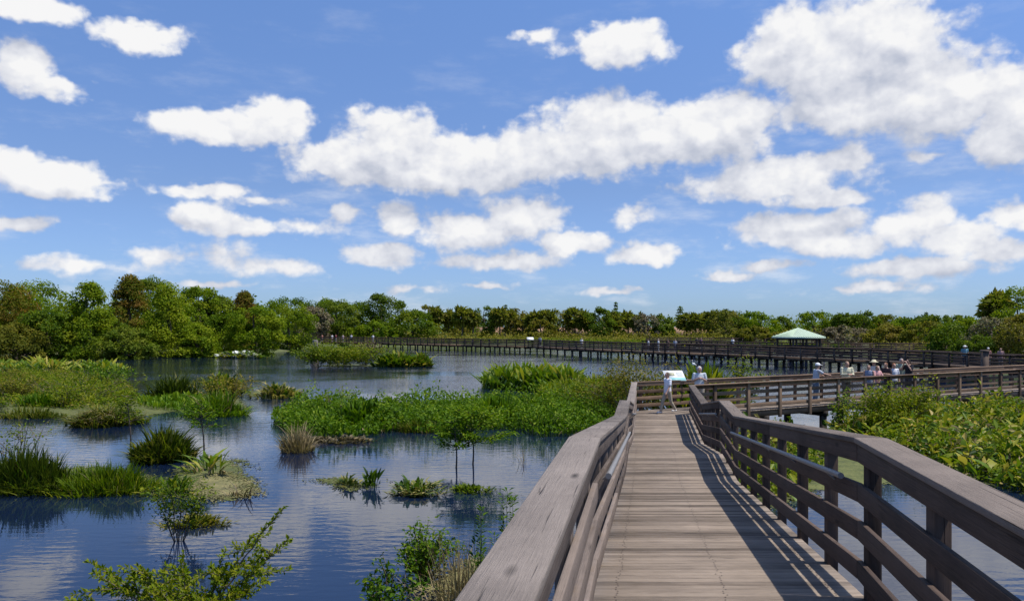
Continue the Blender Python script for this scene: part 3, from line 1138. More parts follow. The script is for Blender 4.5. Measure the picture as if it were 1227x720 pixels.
def shrub(name, label, cat, px, py, wpx, hpx, n, mat, size=0.10, stems=9, group=None, Y=None, z=0.0, tint=(0.5, 0.25), depth=0.8, open_=0.0, stemmat='twig', asp=0.5, low=0.12, stemr=0.02, updir=0.35):
    """woody bush: stems from the base fan out, leaves gather round their upper parts"""
    c = gp(px, py, z) if Y is None else np.array([xat(px, Y), Y, z])
    Y = c[1]
    rx, h = W(wpx, Y) / 2, W(hpx, Y)
    root = empty(name, c)
    tag(root, label, cat, group)
    sm = MB()
    ctr = []
    for i in range(stems):
        a = RNG.uniform(0, 2 * math.pi)
        r = math.sqrt(RNG.uniform(0.02, 1))
        e = np.array([rx * r * math.cos(a), rx * depth * r * math.sin(a), h * RNG.uniform(0.72, 1.0) * (1 - 0.45 * r * r)])
        b0 = e * np.array([0.12, 0.12, 0]) + np.array([0, 0, -0.1])
        mid = b0 * 0.4 + e * 0.6 + np.array([0, 0, h * 0.10]) + RNG.normal(0, 0.05 * rx, 3)
        t = np.linspace(0, 1, 7)[:, None]
        pts = (1 - t) ** 2 * b0 + 2 * t * (1 - t) * mid + t * t * e
        pts[1:-1] += RNG.normal(0, 0.015 * h, (5, 3))
        tube(sm, pts, np.linspace(stemr, stemr * 0.3, 7), 5, RNG.uniform(0, 1), cap=False)
        ctr.append((pts, r))
        for j in range(3):
            k = RNG.integers(2, 6)
            s0 = pts[k]
            e2 = s0 + (e - b0) * 0.28 + RNG.normal(0, 0.2, 3) * np.array([rx, rx * depth, h * 0.4])
            p2 = np.linspace(s0, e2, 4) + RNG.normal(0, 0.01 * h, (4, 3))
            tube(sm, p2, np.linspace(stemr * 0.5, stemr * 0.2, 4), 4, 0.5, cap=False)
            ctr.append((p2, r))
    sm.build('stem', M[stemmat], root)
    m = MB()
    per = max(1, n // len(ctr))
    for pts, r in ctr:
        t = RNG.uniform(low, 1.0, per) ** 0.8
        q = np.stack([np.interp(t, np.linspace(0, 1, len(pts)), pts[:, a]) for a in range(3)], 1)
        q += RNG.normal(0, 1, (per, 3)) * np.array([rx * 0.13, rx * 0.13 * depth, h * 0.06]) * (1 - 0.5 * open_)
        q = q[q[:, 2] > 0.02]
        nn = RNG.normal(0, 0.8, (len(q), 3)) + np.array([0, 0, 0.7]) + q / max(rx, 0.1) * 0.4
        leaves(m, q, nn, size, tint[0] + RNG.normal(0, tint[1], len(q)) + RNG.normal(0, 0.15), asp, up=np.array([0, 0, updir]) + RNG.normal(0, 0.6, (len(q), 3)))
    m.build('foliage', M[mat], root)
    return root


def sapling(name, label, px, py, hpx, wpx, mat='lime', n=350, size=0.09, trunkpx=0.45, group=None, lean=0.0, stemmat='bark', Y=None, r0=0.035, tint=(0.5, 0.25)):
    c = gp(px, py) if Y is None else np.array([xat(px, Y), Y, 0])
    Y = c[1]
    h, rx = W(hpx, Y), W(wpx, Y) / 2
    root = empty(name, c)
    tag(root, label, 'sapling', group)
    mb = MB()
    t = np.linspace(0, 1, 8)
    tr = np.column_stack([lean * h * t + 0.02 * h * np.sin(t * 5), 0.02 * h * np.cos(t * 4), -0.2 + (h * 0.92 + 0.2) * t])
    tube(mb, tr, np.linspace(r0, r0 * 0.3, 8), 6)
    mb.build('trunk', M[stemmat], root)
    bm_, lf = MB(), MB()
    nb = 14
    for i in range(nb):
        tt = trunkpx + (1 - trunkpx) * (i + 0.5) / nb
        s0 = np.array([np.interp(tt, t, tr[:, k]) for k in range(3)])
        a = i * 2.4 + RNG.uniform(-0.4, 0.4)
        L = rx * (1.05 - 0.6 * (tt - trunkpx) / (1 - trunkpx + 1e-6)) * RNG.uniform(0.7, 1.05)
        e = s0 + np.array([L * math.cos(a), L * math.sin(a), L * RNG.uniform(0.0, 0.6)])
        p = np.linspace(s0, e, 5)
        p[:, 2] += np.sin(np.linspace(0, math.pi, 5)) * 0.08 * L
        tube(bm_, p, np.linspace(r0 * 0.45, r0 * 0.12, 5), 4, cap=False)
        k = max(4, n // nb)
        u = RNG.uniform(0.25, 1.05, k)
        q = s0 + (e - s0) * u[:, None] + RNG.normal(0, 1, (k, 3)) * np.array([rx * 0.12, rx * 0.12, h * 0.03])
        leaves(lf, q, RNG.normal(0, 0.6, (k, 3)) + np.array([0, 0, 1]), size, tint[0] + RNG.normal(0, tint[1], k), 0.45, up=(e - s0) / L)
    bm_.build('branch', M[stemmat], root)
    lf.build('foliage', M[mat], root)
    return root


# --- floating weed
mat_patch('duckweed', [(165, 585), (200, 572), (225, 556), (255, 545), (290, 556), (300, 575), (310, 590), (270, 600), (215, 597)], M['duck'], seed=1)
mat_patch('duckweed', [(225, 575), (262, 566), (300, 576), (306, 594), (262, 599), (228, 592)], M['duckbrown'], z=0.012, seed=4)
mat_patch('duckweed', [(60, 572), (120, 578), (178, 586), (176, 572), (120, 560), (60, 560)], M['duck'], z=0.006, seed=2)
mat_patch('duckweed', [(0, 497), (60, 499), (100, 502), (165, 500), (240, 488), (300, 490), (285, 478), (160, 478), (0, 478)], M['duck'], z=0.006, seed=3, amp=0.25)
mat_patch('duckweed', [(292, 474), (320, 478), (360, 475), (350, 468), (300, 468)], M['duck'], seed=5)
mat_patch('duckweed', [(372, 576), (400, 582), (428, 584), (440, 578), (405, 573)], M['duck'], seed=6, amp=0.8)
mat_patch('duckweed', [(880, 600), (940, 612), (985, 590), (1090, 578), (1150, 588), (1190, 580), (1120, 545), (1000, 530), (905, 545)], M['duck'], seed=7)
mat_patch('duckweed', [(490, 705), (540, 716), (600, 716), (640, 690), (620, 668), (560, 670), (505, 690)], M['duckbrown'], seed=8)
mat_patch('duckweed', [(375, 439), (405, 440), (450, 439), (470, 437), (400, 436)], M['duck'], seed=9, amp=0.3)

def centre_leaves(root, P, c):
    """broader leaves in mounds among the stalks"""
    n = 26000
    q = poly_points(P, n)
    edge = seg_dist(q[:, 0], q[:, 1], np.vstack([P, P[:1]]))
    lm, lm2 = lump(q[:, 0], q[:, 1], 0.62, 3.0), lump(q[:, 0], q[:, 1], 2.2, 1.0)
    top = (0.10 + 1.5 * np.clip(1.5 * lm - 0.28, 0, 1.15)) * (0.35 + 0.9 * lm2) * (0.5 + 0.5 * np.clip(edge / 0.7, 0, 1))
    keep = RNG.uniform(0, 1, n) < np.clip(top * 1.8, 0, 1)
    q, top, lm, lm2 = q[keep], top[keep], lm[keep], lm2[keep]
    m = len(q)
    q[:, 2] = top * RNG.uniform(0.1, 1, m) ** 0.5
    q[:, :2] -= c
    mb = MB()
    leaves(mb, q, RNG.normal(0, 0.7, (m, 3)) + np.array([0, -0.2, 0.7]), 0.17, 0.5 + (lm - .5) * .5 + (lm2 - .5) * .4 + RNG.normal(0, 0.2, m), 0.5, up=RNG.normal(0, 0.8, (m, 3)) + np.array([0, 0, 1.0]))
    mb.build('broad_leaves', M['bright'], root)
    k = 900
    q = poly_points(P, k)
    q[:, :2] -= c
    mb = MB()
    blades(mb, q, RNG.uniform(0.15, 0.7, k), RNG.uniform(0.4, 1.3, k), 0.05, STRAP, RNG.uniform(0.1, 0.8, k), droop=0.4)
    mb.build('dead_leaves', M['dry'], root)


# --- central bright bed and its neighbours
bed('pickerelweed_bed', 'vivid green bed of pickerelweed, the wide one in the middle of the open water', 'marsh plants',
    [(325, 505), (345, 522), (400, 527), (450, 523), (475, 517), (520, 521), (560, 516), (610, 515), (650, 524), (720, 522), (747, 500), (750, 478), (640, 484), (560, 486), (480, 488), (400, 488), (345, 490)],
    11000, 0.62, 'bright', width=0.10, tint=(0.40, 0.30), extra=centre_leaves)
bed('flag_bed', 'tall broad leaved green bed rising behind the vivid pickerelweed', 'marsh plants', [(578, 466), (640, 470), (700, 472), (700, 462), (640, 459), (578, 460)], 2600, 1.75, 'flag', width=0.26, lean=0.5, tint=(0.30, 0.2), seed=2)
bed('pickerelweed_bed', 'yellower low bed between the tall broad leaves and the landing', 'marsh plants', [(640, 482), (700, 482), (750, 480), (752, 464), (700, 464), (650, 470)], 3200, 1.15, 'lime', width=0.13, seed=5)
clump('dry_grass', 'tan dry grass tuft at the left end of the vivid green bed', 'grass tuft', 356, 541, 40, 46, 380, 'dry', width=0.035, lean=0.55, tint=(0.55, 0.25))
clump('dead_leaves', 'brown dead leaves under the front edge of the vivid bed', 'marsh plants', 400, 529, 110, 16, 500, 'dry', STRAP, 0.09, 1.0, (0.2, 0.25), droop=0.5, depth=0.35)
sapling('willow_sapling', 'bright green sapling standing in water before the vivid bed', 566, 556, 70, 96, 'bright', 2600, 0.13, 0.42, tint=(0.72, 0.2))
sapling('willow_sapling', 'thin dark stemmed sapling just left of the bright sapling', 546, 560, 62, 60, 'bright', 1100, 0.12, 0.42, tint=(0.6, 0.2))
shrub('low_shrub', 'thin pale green shrub poking out of the vivid bed near its left end', 'shrub', 410, 500, 60, 44, 240, 'lime', 0.12, 7, open_=0.5)

clump('reed_clump', 'taller dark green leafy mound at the left end of the vivid bed', 'reeds', 432, 512, 92, 44, 900, 'bright', PICK, 0.12, 0.5, (0.30, 0.25), depth=0.6)
clump('reed_clump', 'taller leafy mound in the vivid bed behind the bright sapling', 'reeds', 596, 506, 90, 42, 900, 'bright', PICK, 0.12, 0.5, (0.62, 0.2), depth=0.6)
clump('marsh_grass', 'olive brown grassy patch at the front middle of the vivid bed', 'grass tuft', 505, 517, 60, 22, 420, 'reed', BLADE, 0.05, 0.6, (0.75, 0.25), depth=0.5)
shrub('low_shrub', 'yellow green bushy mound at the right end of the vivid bed', 'shrub', 700, 492, 90, 40, 1600, 'lime', 0.15, 18, tint=(0.55, 0.22), depth=0.5)
# --- left marsh
leafbed('marsh_bed', 'large low yellow green bed of mixed marsh plants at the left edge', 'marsh plants', [(-60, 487), (40, 488), (85, 492), (150, 490), (172, 474), (150, 458), (90, 448), (-60, 446)], 30000, 0.62, 'lime', 0.17, (0.50, 0.24), 1.0,
        extra=[(5000, 0.75, 'olive', 0.2, (0.5, 0.25), 0.4), (2500, 0.5, 'dry', 0.2, (0.4, 0.25), 0.25)])
bed('fern_bed', 'pale broad leaved bed along the back of the left marsh', 'marsh plants', [(-60, 446), (40, 447), (120, 447), (152, 446), (152, 440), (60, 438), (-60, 438)], 1300, 1.2, 'flag', width=0.26, lean=0.8, tint=(0.46, 0.32), seed=4, zscale=0.35)
shrub('low_shrub', 'rounded green bush on the back right of the left marsh bed', 'shrub', 128, 462, 60, 26, 900, 'bright', 0.2, 14, tint=(0.5, 0.25), depth=0.6)
clump('marsh_grass', 'green upright grass inside the left marsh bed near the edge', 'grass tuft', 52, 486, 70, 24, 500, 'bright', BLADE, 0.09, 0.5, (0.5, 0.25), depth=0.6)
shrub('low_shrub', 'yellowish twiggy shrub in the middle of the left marsh bed', 'shrub', 100, 484, 130, 42, 1500, 'lime', 0.16, 18, tint=(0.55, 0.25), depth=0.5)
shrub('low_shrub', 'round olive bush at the left edge of the left marsh', 'shrub', 14, 480, 66, 30, 1200, 'olive', 0.16, 14, tint=(0.45, 0.25), depth=0.6)
shrub('low_shrub', 'bright lime bush near the middle front of the left marsh', 'shrub', 76, 488, 56, 24, 900, 'lime', 0.15, 12, tint=(0.72, 0.2), depth=0.6)
clump('arrowhead_plant', 'upright leafy plants along the near rim of the floating weed', 'marsh plants', 205, 592, 70, 30, 120, 'flag', PICK, 0.10, 0.6, (0.3, 0.25), depth=0.4)
clump('reed_clump', 'drooping grey brown reed mound at the front of the left marsh', 'reeds', 126, 508, 88, 46, 1500, 'reed', BLADE, 0.06, 1.0, (0.55, 0.3), droop=0.55, layers=[('dry', 500, 0.9, BLADE, 0.06, 1.1, (0.3, 0.3), 0.6)])
clump('low_grass', 'low grass rim in front of the left marsh bed', 'grass tuft', 40, 500, 90, 22, 500, 'reed', BLADE, 0.06, 0.5, (0.55, 0.25), depth=0.4)
clump('reed_clump', 'dark upright reed clump behind the brown bush', 'reeds', 207, 478, 62, 44, 420, 'reed', BLADE, 0.09, 0.6, (0.15, 0.2), dome=0.3)
shrub('brown_bush', 'brown and green bush at the middle of the left channel', 'shrub', 262, 488, 72, 46, 1100, 'olive', 0.16, 16, tint=(0.7, 0.25), depth=0.7)
clump('marsh_grass', 'green grassy mound in front of the brown bush', 'grass tuft', 262, 497, 74, 40, 1100, 'bright', BLADE, 0.07, 0.5, (0.5, 0.25), layers=[('dry', 260, 1.05, BLADE, 0.05, 0.7, (0.4, 0.25), 0.3)])
bed('pickerelweed_bed', 'low green bed left of the brown bush', 'marsh plants', [(165, 488), (205, 494), (240, 494), (245, 480), (200, 474), (168, 476)], 1500, 0.75, 'bright', width=0.11, tint=(0.55, 0.25))
clump('flag_clump', 'green leafy top standing behind the brown bush', 'marsh plants', 262, 474, 66, 34, 320, 'flag', PICK, 0.28, 0.5, (0.35, 0.2))
clump('golden_fern', 'golden leaved clump alone in the channel', 'fern', 333, 476, 54, 29, 420, 'gold', STRAP, 0.16, 0.8, (0.6, 0.3), droop=0.35, layers=[('flag', 160, 0.9, STRAP, 0.18, 0.6, (0.3, 0.2), 0.3)])
clump('white_lilies', 'white flowered plants at the foot of the left shore trees', 'flowers', 290, 429, 60, 13, 420, 'flag', PICK, 0.5, 0.8, (0.4, 0.2), depth=0.4, layers=[('flower', 260, 1.0, [0.2, 0.2, 0.2, 0.9, 1, 0.8, 0.1], 0.55, 0.8, (0.7, 0.3), 0.3)])
clump('reed_clump', 'dark green reed bank at the left edge, nearest of the left reeds', 'reeds', 30, 586, 150, 68, 2400, 'reed', BLADE, 0.045, 0.35, (0.22, 0.2), dome=0.35, depth=0.5, layers=[('bright', 500, 0.8, BLADE, 0.05, 0.5, (0.3, 0.2), 0.3)])
shrub('low_shrub', 'spindly green bush sticking up behind the dark reed bank', 'shrub', 28, 555, 110, 62, 330, 'lime', 0.10, 7, open_=0.4, tint=(0.45, 0.25))
clump('marsh_grass', 'short yellow green grass on the floating weed by the reed bank', 'grass tuft', 128, 587, 165, 46, 2300, 'lime', BLADE, 0.035, 0.45, (0.35, 0.25), depth=0.5, layers=[('dry', 200, 0.9, BLADE, 0.03, 0.6, (0.4, 0.2), 0.3)])
clump('reed_clump', 'dense dark spiky clump with pale stems beyond the floating weed', 'reeds', 193, 551, 76, 56, 1300, 'reed', STRAP, 0.06, 0.45, (0.40, 0.3), dome=0.4, layers=[('lime', 300, 0.9, BLADE, 0.045, 0.4, (0.7, 0.2), 0.1)])
clump('arrowhead_plant', 'big leaved plant with one curled brown leaf on the floating weed', 'marsh plants', 252, 566, 62, 46, 60, 'flag', PICK, 0.11, 0.8, (0.3, 0.25), droop=0.3, layers=[('dry', 14, 0.95, STRAP, 0.13, 0.9, (0.5, 0.3), 0.5)])
clump('arrowhead_plant', 'small dark leaved plant at the left of the floating weed', 'marsh plants', 152, 582, 40, 30, 34, 'flag', PICK, 0.15, 0.7, (0.2, 0.2))
clump('dry_grass', 'brown broken stalks on the right tip of the floating weed', 'grass tuft', 292, 594, 50, 24, 40, 'dry', BLADE, 0.035, 1.3, (0.45, 0.3), depth=0.4)
sapling('willow_sapling', 'thin sapling with a small leafy head behind the spiky clump', 155, 540, 72, 46, 'lime', 520, 0.12, 0.55)
sapling('willow_sapling', 'slender sapling with flat green crown right of the spiky clump', 243, 548, 66, 48, 'bright', 560, 0.12, 0.62, tint=(0.65, 0.2))
shrub('water_shrub', 'spindly shrub standing alone in the water below the floating weed', 'shrub', 214, 648, 64, 86, 1300, 'lime', 0.075, 10, open_=0.2, tint=(0.30, 0.28), stemmat='bark', low=0.2, stemr=0.012)
clump('floating_plant', 'low spread of small leaved plants round the lone water shrub', 'marsh plants', 232, 628, 92, 17, 420, 'olive', PICK, 0.06, 1.0, (0.4, 0.3), depth=0.5)

# --- plants in the middle channel
clump('floating_plant', 'leftmost of the three leafy clumps in the middle channel', 'marsh plants', 416, 582, 36, 22, 110, 'gold', PICK, 0.07, 0.9, (0.3, 0.25), droop=0.3)
clump('floating_plant', 'thin upright plants between the two yellow green clumps in the channel', 'marsh plants', 447, 584, 44, 30, 52, 'flag', PICK, 0.09, 0.5, (0.25, 0.25))
clump('floating_plant', 'yellow green mounded clump, largest in the middle channel', 'marsh plants', 502, 590, 66, 26, 420, 'gold', PICK, 0.075, 1.0, (0.3, 0.25), droop=0.45, layers=[('flag', 36, 1.2, PICK, 0.12, 0.4, (0.2, 0.2), 0.2)])
clump('dark_weed', 'dark submerged looking weed right of the yellow green clump', 'marsh plants', 560, 588, 70, 12, 240, 'darkleaf', PICK, 0.07, 1.0, (0.4, 0.3), depth=0.6)
clump('twig_tangle', 'few bare twigs in the water near the walkway', 'twigs', 628, 556, 36, 30, 12, 'greybrush', BLADE, 0.02, 0.9, (0.2, 0.2))

# --- foreground weeds beside the ramp
shrub('round_bush', 'round dark green bush standing in the water near the walkway', 'shrub', 508, 694, 72, 66, 1700, 'bright', 0.085, 22, tint=(0.58, 0.22), low=0.2, depth=0.9)
clump('dry_grass', 'thin tan dry grass in front of the round bush', 'grass tuft', 560, 724, 120, 128, 260, 'dry', BLADE, 0.014, 0.4, (0.5, 0.3), depth=0.7)
clump('marsh_grass', 'green and tan grass at the foot of the walkway', 'grass tuft', 600, 705, 80, 60, 320, 'reed', BLADE, 0.018, 0.5, (0.6, 0.3), depth=0.8)


def tall_weed(label, px, Y, toppx, wpx, stems, n, head=0.35):
    c = np.array([xat(px, Y), Y, 0])
    h, rx = zat(toppx, Y), W(wpx, Y) / 2
    root = empty('tall_weed', c)
    tag(root, label, 'weed', 'tall weeds beside the ramp')
    sm, lf = MB(), MB()
    for i in range(stems):
        e = np.array([RNG.uniform(-rx, rx), RNG.uniform(-rx, rx), h * RNG.uniform(0.7, 1.0)])
        if i == 0:
            e = np.array([0, 0, h])
        b0 = e * np.array([0.35, 0.35, 0])
        b0[2] = -0.1
        p = np.linspace(b0, e, 8)
        p[1:-1, :2] += RNG.normal(0, 0.012, (6, 2))
        tube(sm, p, np.linspace(0.009, 0.003, 8), 5, 0.5)
        k = n // stems
        t = 1 - RNG.uniform(0, 1, k) ** 1.5 * (0.9 if RNG.uniform() < 0.35 else head)
        q = np.stack([np.interp(t, np.linspace(0, 1, 8), p[:, a]) for a in range(3)], 1)
        a = RNG.uniform(0, 2 * math.pi, k)
        d = np.stack([np.cos(a), np.sin(a), RNG.uniform(-0.2, 0.7, k)], 1)
        leaves(lf, q + d * 0.02, np.stack([-np.cos(a) * 0.5, -np.sin(a) * 0.5, np.ones(k)], 1), 0.095, 0.42 + RNG.normal(0, 0.2, k), 0.36, up=d * 2)
    sm.build('stem', M['greenstem'], root)
    lf.build('foliage', M['bright'], root)


tall_weed('tall weed with a leafy head touching the rail cap', 608, 12.6, 588, 30, 5, 190)
tall_weed('shorter leafy weed left of the tall one by the rail cap', 577, 12.2, 607, 22, 4, 130, 0.5)
tall_weed('leafy weed rising right of the round bush', 592, 13.2, 640, 90, 8, 170, 0.5)
shrub('low_shrub', 'small green shrub at the bottom edge left of the dry grass', 'shrub', 462, 745, 100, 62, 620, 'bright', 0.10, 10, tint=(0.4, 0.25), low=0.3)


def foreground_branches():
    """a willowy bush rooted below the frame: long arching branches with paired leaves"""
    c = np.array([xat(232, 11.2), 11.2, 0.0])
    root = empty('willow_bush', c)
    tag(root, 'bright green willow branches reaching up at the bottom left, nearest plant', 'shrub')
    sm, lf = MB(), MB()
    Y = 11.2
    tips = [(347, 602, -.3), (342, 650, .2), (325, 664, -.5), (298, 646, .3), (283, 668, -.3), (258, 668, .4), (228, 664, -.3), (205, 672, .4), (178, 676, -.2), (152, 684, .3), (126, 678, -.3), (104, 690, .4), (116, 706, -.5), (146, 710, .6), (262, 694, -.8), (305, 690, -.7), (215, 700, -.8), (180, 704, .8)]
    for i, (px, py, dy) in enumerate(tips):
        e = np.array([xat(px, Y) - c[0], dy, zat(py, Y)])
        b0 = np.array([RNG.uniform(-.08, .08), dy * 0.15, -0.1])
        mid = np.array([e[0] * 0.42, dy * 0.5, e[2] * (0.62 if abs(e[0]) > 0.6 else 0.5)])
        t = np.linspace(0, 1, 14)[:, None]
        p = (1 - t) ** 2 * b0 + 2 * t * (1 - t) * mid + t * t * e
        p[2:-1] += RNG.normal(0, 0.012, (11, 3))
        tube(sm, p, np.linspace(0.021, 0.004, 14), 6, 0.5)
        paths = [(p, 0.45)]
        for j in range(8 if i else 1):
            k = RNG.integers(6, 12)
            L = RNG.uniform(0.25, 0.6)
            d = unit((unit((e - b0)[None])[0] * np.array([1, 1, 0.25]) + RNG.normal(0, 0.6, 3) * np.array([1, 1, 0.45]) + np.array([0, 0, .12]))[None])[0]
            q = np.linspace(p[k], p[k] + d * L, 5)
            q[:, 2] -= np.linspace(0, 1, 5) ** 2 * 0.04
            tube(sm, q, np.linspace(0.007, 0.002, 5), 5, 0.5)
            paths.append((q, 0.1))
        for q, lo in paths:
            Lq = np.linalg.norm(np.diff(q, axis=0), axis=1).sum()
            if i == 0 and lo > 0.3:
                lo = 0.72
            k = int(Lq * (1 - lo) / 0.011)
            u = np.linspace(lo, 1.0, max(k, 3)) + RNG.normal(0, 0.01, max(k, 3))
            k = len(u)
            pos = np.stack([np.interp(u, np.linspace(0, 1, len(q)), q[:, a]) for a in range(3)], 1)
            along = unit((q[-1] - q[0])[None])[0]
            a = np.arange(k) * 2.4 + RNG.normal(0, 0.5, k)
            side = unit(np.cross(np.broadcast_to(along, (k, 3)), RNG.normal(0, 1, (k, 3))))
            d = unit(along * 0.7 + side * 0.8 + np.array([0, 0, 0.15]))
            nn = np.cross(d, np.cross(np.array([0, 0, 1.0]), d)) + RNG.normal(0, 0.35, (k, 3))
            leaves(lf, pos, nn, 0.082, 0.66 + RNG.normal(0, 0.22, k), 0.42, up=d * 3)
    sm.build('branch', M['twig'], root)
    lf.build('foliage', M['lime'], root)


foreground_branches()

# --- right of the ramp
RB = [(985, 528), (1040, 543), (1100, 560), (1180, 580), (1270, 602), (1320, 520), (1240, 495), (1120, 504), (1050, 512), (1000, 517)]
leafbed('arrowhead_bed', 'leafy green and yellowing bed filling the water right of the ramp', 'marsh plants', RB, 22000, 1.15, 'lime', 0.17, (0.46, 0.24), 3.0,
        extra=[(5200, 1.35, 'flag', 0.34, (0.46, 0.30), 0.42), (2600, 1.0, 'dry', 0.30, (0.45, 0.3), 0.2)], s1=0.6, s2=1.5)
bed('arrowhead_bed', 'broad upright arrow shaped leaves scattered through the right bed', 'marsh plants', RB, 1300, 1.25, 'flag', [0.12, 0.1, 0.12, 0.75, 1.0, 0.8, 0.05], 0.2, 0.6, (0.42, 0.34), seed=3, droop=0.28)
shrub('wax_myrtle', 'tall feathery yellow green bush right of the ramp before the walkers', 'shrub', 1072, 528, 112, 66, 6500, 'lime', 0.13, 30, tint=(0.74, 0.2), low=0.15, depth=0.7)
shrub('low_shrub', 'small light green bush left of the feathery bush', 'shrub', 1012, 520, 36, 54, 620, 'bright', 0.13, 10, tint=(0.55, 0.22))
shrub('low_shrub', 'green leafy bush at the right edge beyond the ramp rail', 'shrub', 1190, 520, 95, 44, 1700, 'lime', 0.17, 18, tint=(0.62, 0.25))
clump('dead_leaves', 'tangle of pale dead stalks at the foot of the feathery bush', 'marsh plants', 1095, 545, 110, 46, 240, 'dry', STRAP, 0.07, 1.0, (0.5, 0.3), droop=0.5, depth=0.6)
leafbed('arrowhead_bed', 'leafy patch seen between the posts of the ramp railing', 'marsh plants', [(862, 540), (878, 580), (915, 605), (960, 596), (990, 560), (985, 532), (930, 520)], 4200, 0.9, 'lime', 0.17, (0.55, 0.24), 6.0,
        extra=[(900, 1.1, 'flag', 0.32, (0.5, 0.3), 0.42), (500, 0.8, 'dry', 0.3, (0.5, 0.3), 0.2)], s1=0.7, s2=1.6)


def flag_plant(label, px, Y, toppx, n, spread):
    c = np.array([xat(px, Y), Y, 0])
    h = zat(toppx, Y)
    root = empty('flag_plant', c)
    tag(root, label, 'marsh plants', 'broad leaved plants below the right railing')
    mb = MB()
    pts, r = disc_points((0, 0), spread, spread, n)
    pts[:, 2] = -0.05
    blades(mb, pts, h * RNG.uniform(0.8, 1.05, n), RNG.uniform(0.02, 0.14, n), RNG.uniform(0.09, 0.14, n), [0.12, 0.12, 0.12, 0.12, 0.12, 0.6, 1, 0.95, 0.5, 0.03], RNG.uniform(0.35, 0.6, n), 2.5, 0.06)
    mb.build('leaf_tuft', M['flag'], root)


flag_plant('broad green leaves poking up below the right rail at the bottom edge', 1134, 8.7, 704, 6, 0.16)
flag_plant('leaf tip just inside the lowest rail board at the bottom edge', 1078, 8.4, 711, 3, 0.10)

# --- islands farther out
shrub('island_shrub', 'yellow green bush on the small island with the stump', 'shrub', 408, 439, 110, 28, 5200, 'lime', 0.27, 28, tint=(0.66, 0.22), depth=0.5)
shrub('dead_brush', 'pinkish grey dead brush on the right of the stump island', 'shrub', 436, 438, 46, 31, 1700, 'greybrush', 0.24, 34, tint=(0.5, 0.25), depth=0.5)
clump('flag_clump', 'dark green leafy clump right of the dead brush', 'marsh plants', 478, 439, 58, 24, 620, 'flag', STRAP, 0.36, 0.6, (0.42, 0.2), depth=0.5)
clump('flag_clump', 'yellowing leafy clump at the right tip of the stump island', 'marsh plants', 502, 439, 30, 22, 240, 'flag', STRAP, 0.40, 0.6, (0.5, 0.25), depth=0.5)
shrub('island_shrub', 'low dark bush round the foot of the stump', 'shrub', 381, 440, 54, 24, 1700, 'lime', 0.25, 14, tint=(0.35, 0.25), depth=0.6)


def stump():
    c = gp(377, 437.5)
    root = MB()
    h = W(30, c[1])
    t = np.linspace(0, 1, 7)
    tube(root, np.column_stack([0.1 * t, 0.05 * np.sin(4 * t), -0.3 + (h + 0.3) * t]), [0.62, 0.5, 0.44, 0.42, 0.42, 0.40, 0.30], 10)
    tube(root, [(0.1, 0, h * 0.7), (0.6, 0.1, h * 0.86), (0.75, 0.1, h * 1.02)], [0.14, 0.11, 0.05], 6)
    o = root.build('tree_stump', M['palebark'], smooth=True)
    o.location = c
    tag(o, 'grey broken tree stump at the left of the small island', 'stump')


stump()
shrub('island_shrub', 'olive feathery bush behind the landing corner, left of the sign', 'shrub', 758, 492, 112, 82, 5200, 'olive', 0.13, 34, tint=(0.5, 0.28), Y=38.5, depth=0.5)
clump('flag_clump', 'bright leafy clump directly behind the sign', 'marsh plants', 838, 0, 100, 76, 620, 'flag', STRAP, 0.22, 0.5, (0.42, 0.22), Y=43, depth=0.5)
shrub('low_shrub', 'pale yellow green bush right of the man in grey', 'shrub', 884, 0, 64, 70, 1500, 'lime', 0.16, 14, tint=(0.6, 0.25), Y=43.5, depth=0.5)
shrub('low_shrub', 'sparse low bush beyond the rear rail between the sign and the olive bush', 'shrub', 786, 0, 60, 58, 1100, 'lime', 0.14, 14, tint=(0.5, 0.25), Y=39.8, depth=0.5)

# ------------------------------------------------------------------ trees
def crown_mesh(rx, ry, h0, h1, shape, ncl, nlf, size, mat, tint=0.5, tvar=0.2, brown=0.0, gaps=0.25):
    """leaf clumps through a crown of half-widths rx, ry from height h0 to h1; returns a mesh object and clump centres"""
    H = h1 - h0
    cen = []
    while len(cen) < ncl:
        t = RNG.uniform(0, 1)
        if shape == 'cone':
            w = (1 - t) ** 0.62 * (0.55 + 0.45 * min(1, t / 0.12))
        elif shape == 'spread':
            w = math.sqrt(max(0, 1 - (2 * t - 0.9) ** 2)) if t > 0.05 else 0.6
        else:
            w = math.sqrt(max(0.02, 1 - (2 * t - 1) ** 2)) ** 0.8
        a = RNG.uniform(0, 2 * math.pi)
        r = w * RNG.uniform(0.35, 1.0) ** 0.5 * RNG.uniform(0.8, 1.12)
        cen.append((rx * r * math.cos(a), ry * r * math.sin(a), h0 + H * t, a, r))
    mb = MB()
    for (x, y, z, a, r) in cen:
        k = int(nlf * RNG.uniform(0.6, 1.4))
        cr = RNG.uniform(0.17, 0.32) * min(rx, H * 0.7)
        p = RNG.normal(0, 1, (k, 3))
        p = unit(p) * RNG.uniform(0.2, 1.0, (k, 1)) ** 0.5
        p[:, 2] = p[:, 2] * 0.62 - 0.25 * (p[:, 0] ** 2 + p[:, 1] ** 2)
        q = np.array([x, y, z]) + p * cr
        nn = unit(p) * 0.5 + RNG.normal(0, 0.55, (k, 3)) + np.array([0.25 * math.cos(a), 0.25 * math.sin(a), 0.55])
        tt = tint + RNG.normal(0, tvar * 0.8) + RNG.normal(0, tvar * 0.7, k) + brown * max(0, (z - h0) / H - 0.35)
        leaves(mb, q, nn, size, tt, 0.55)
    return mb, cen


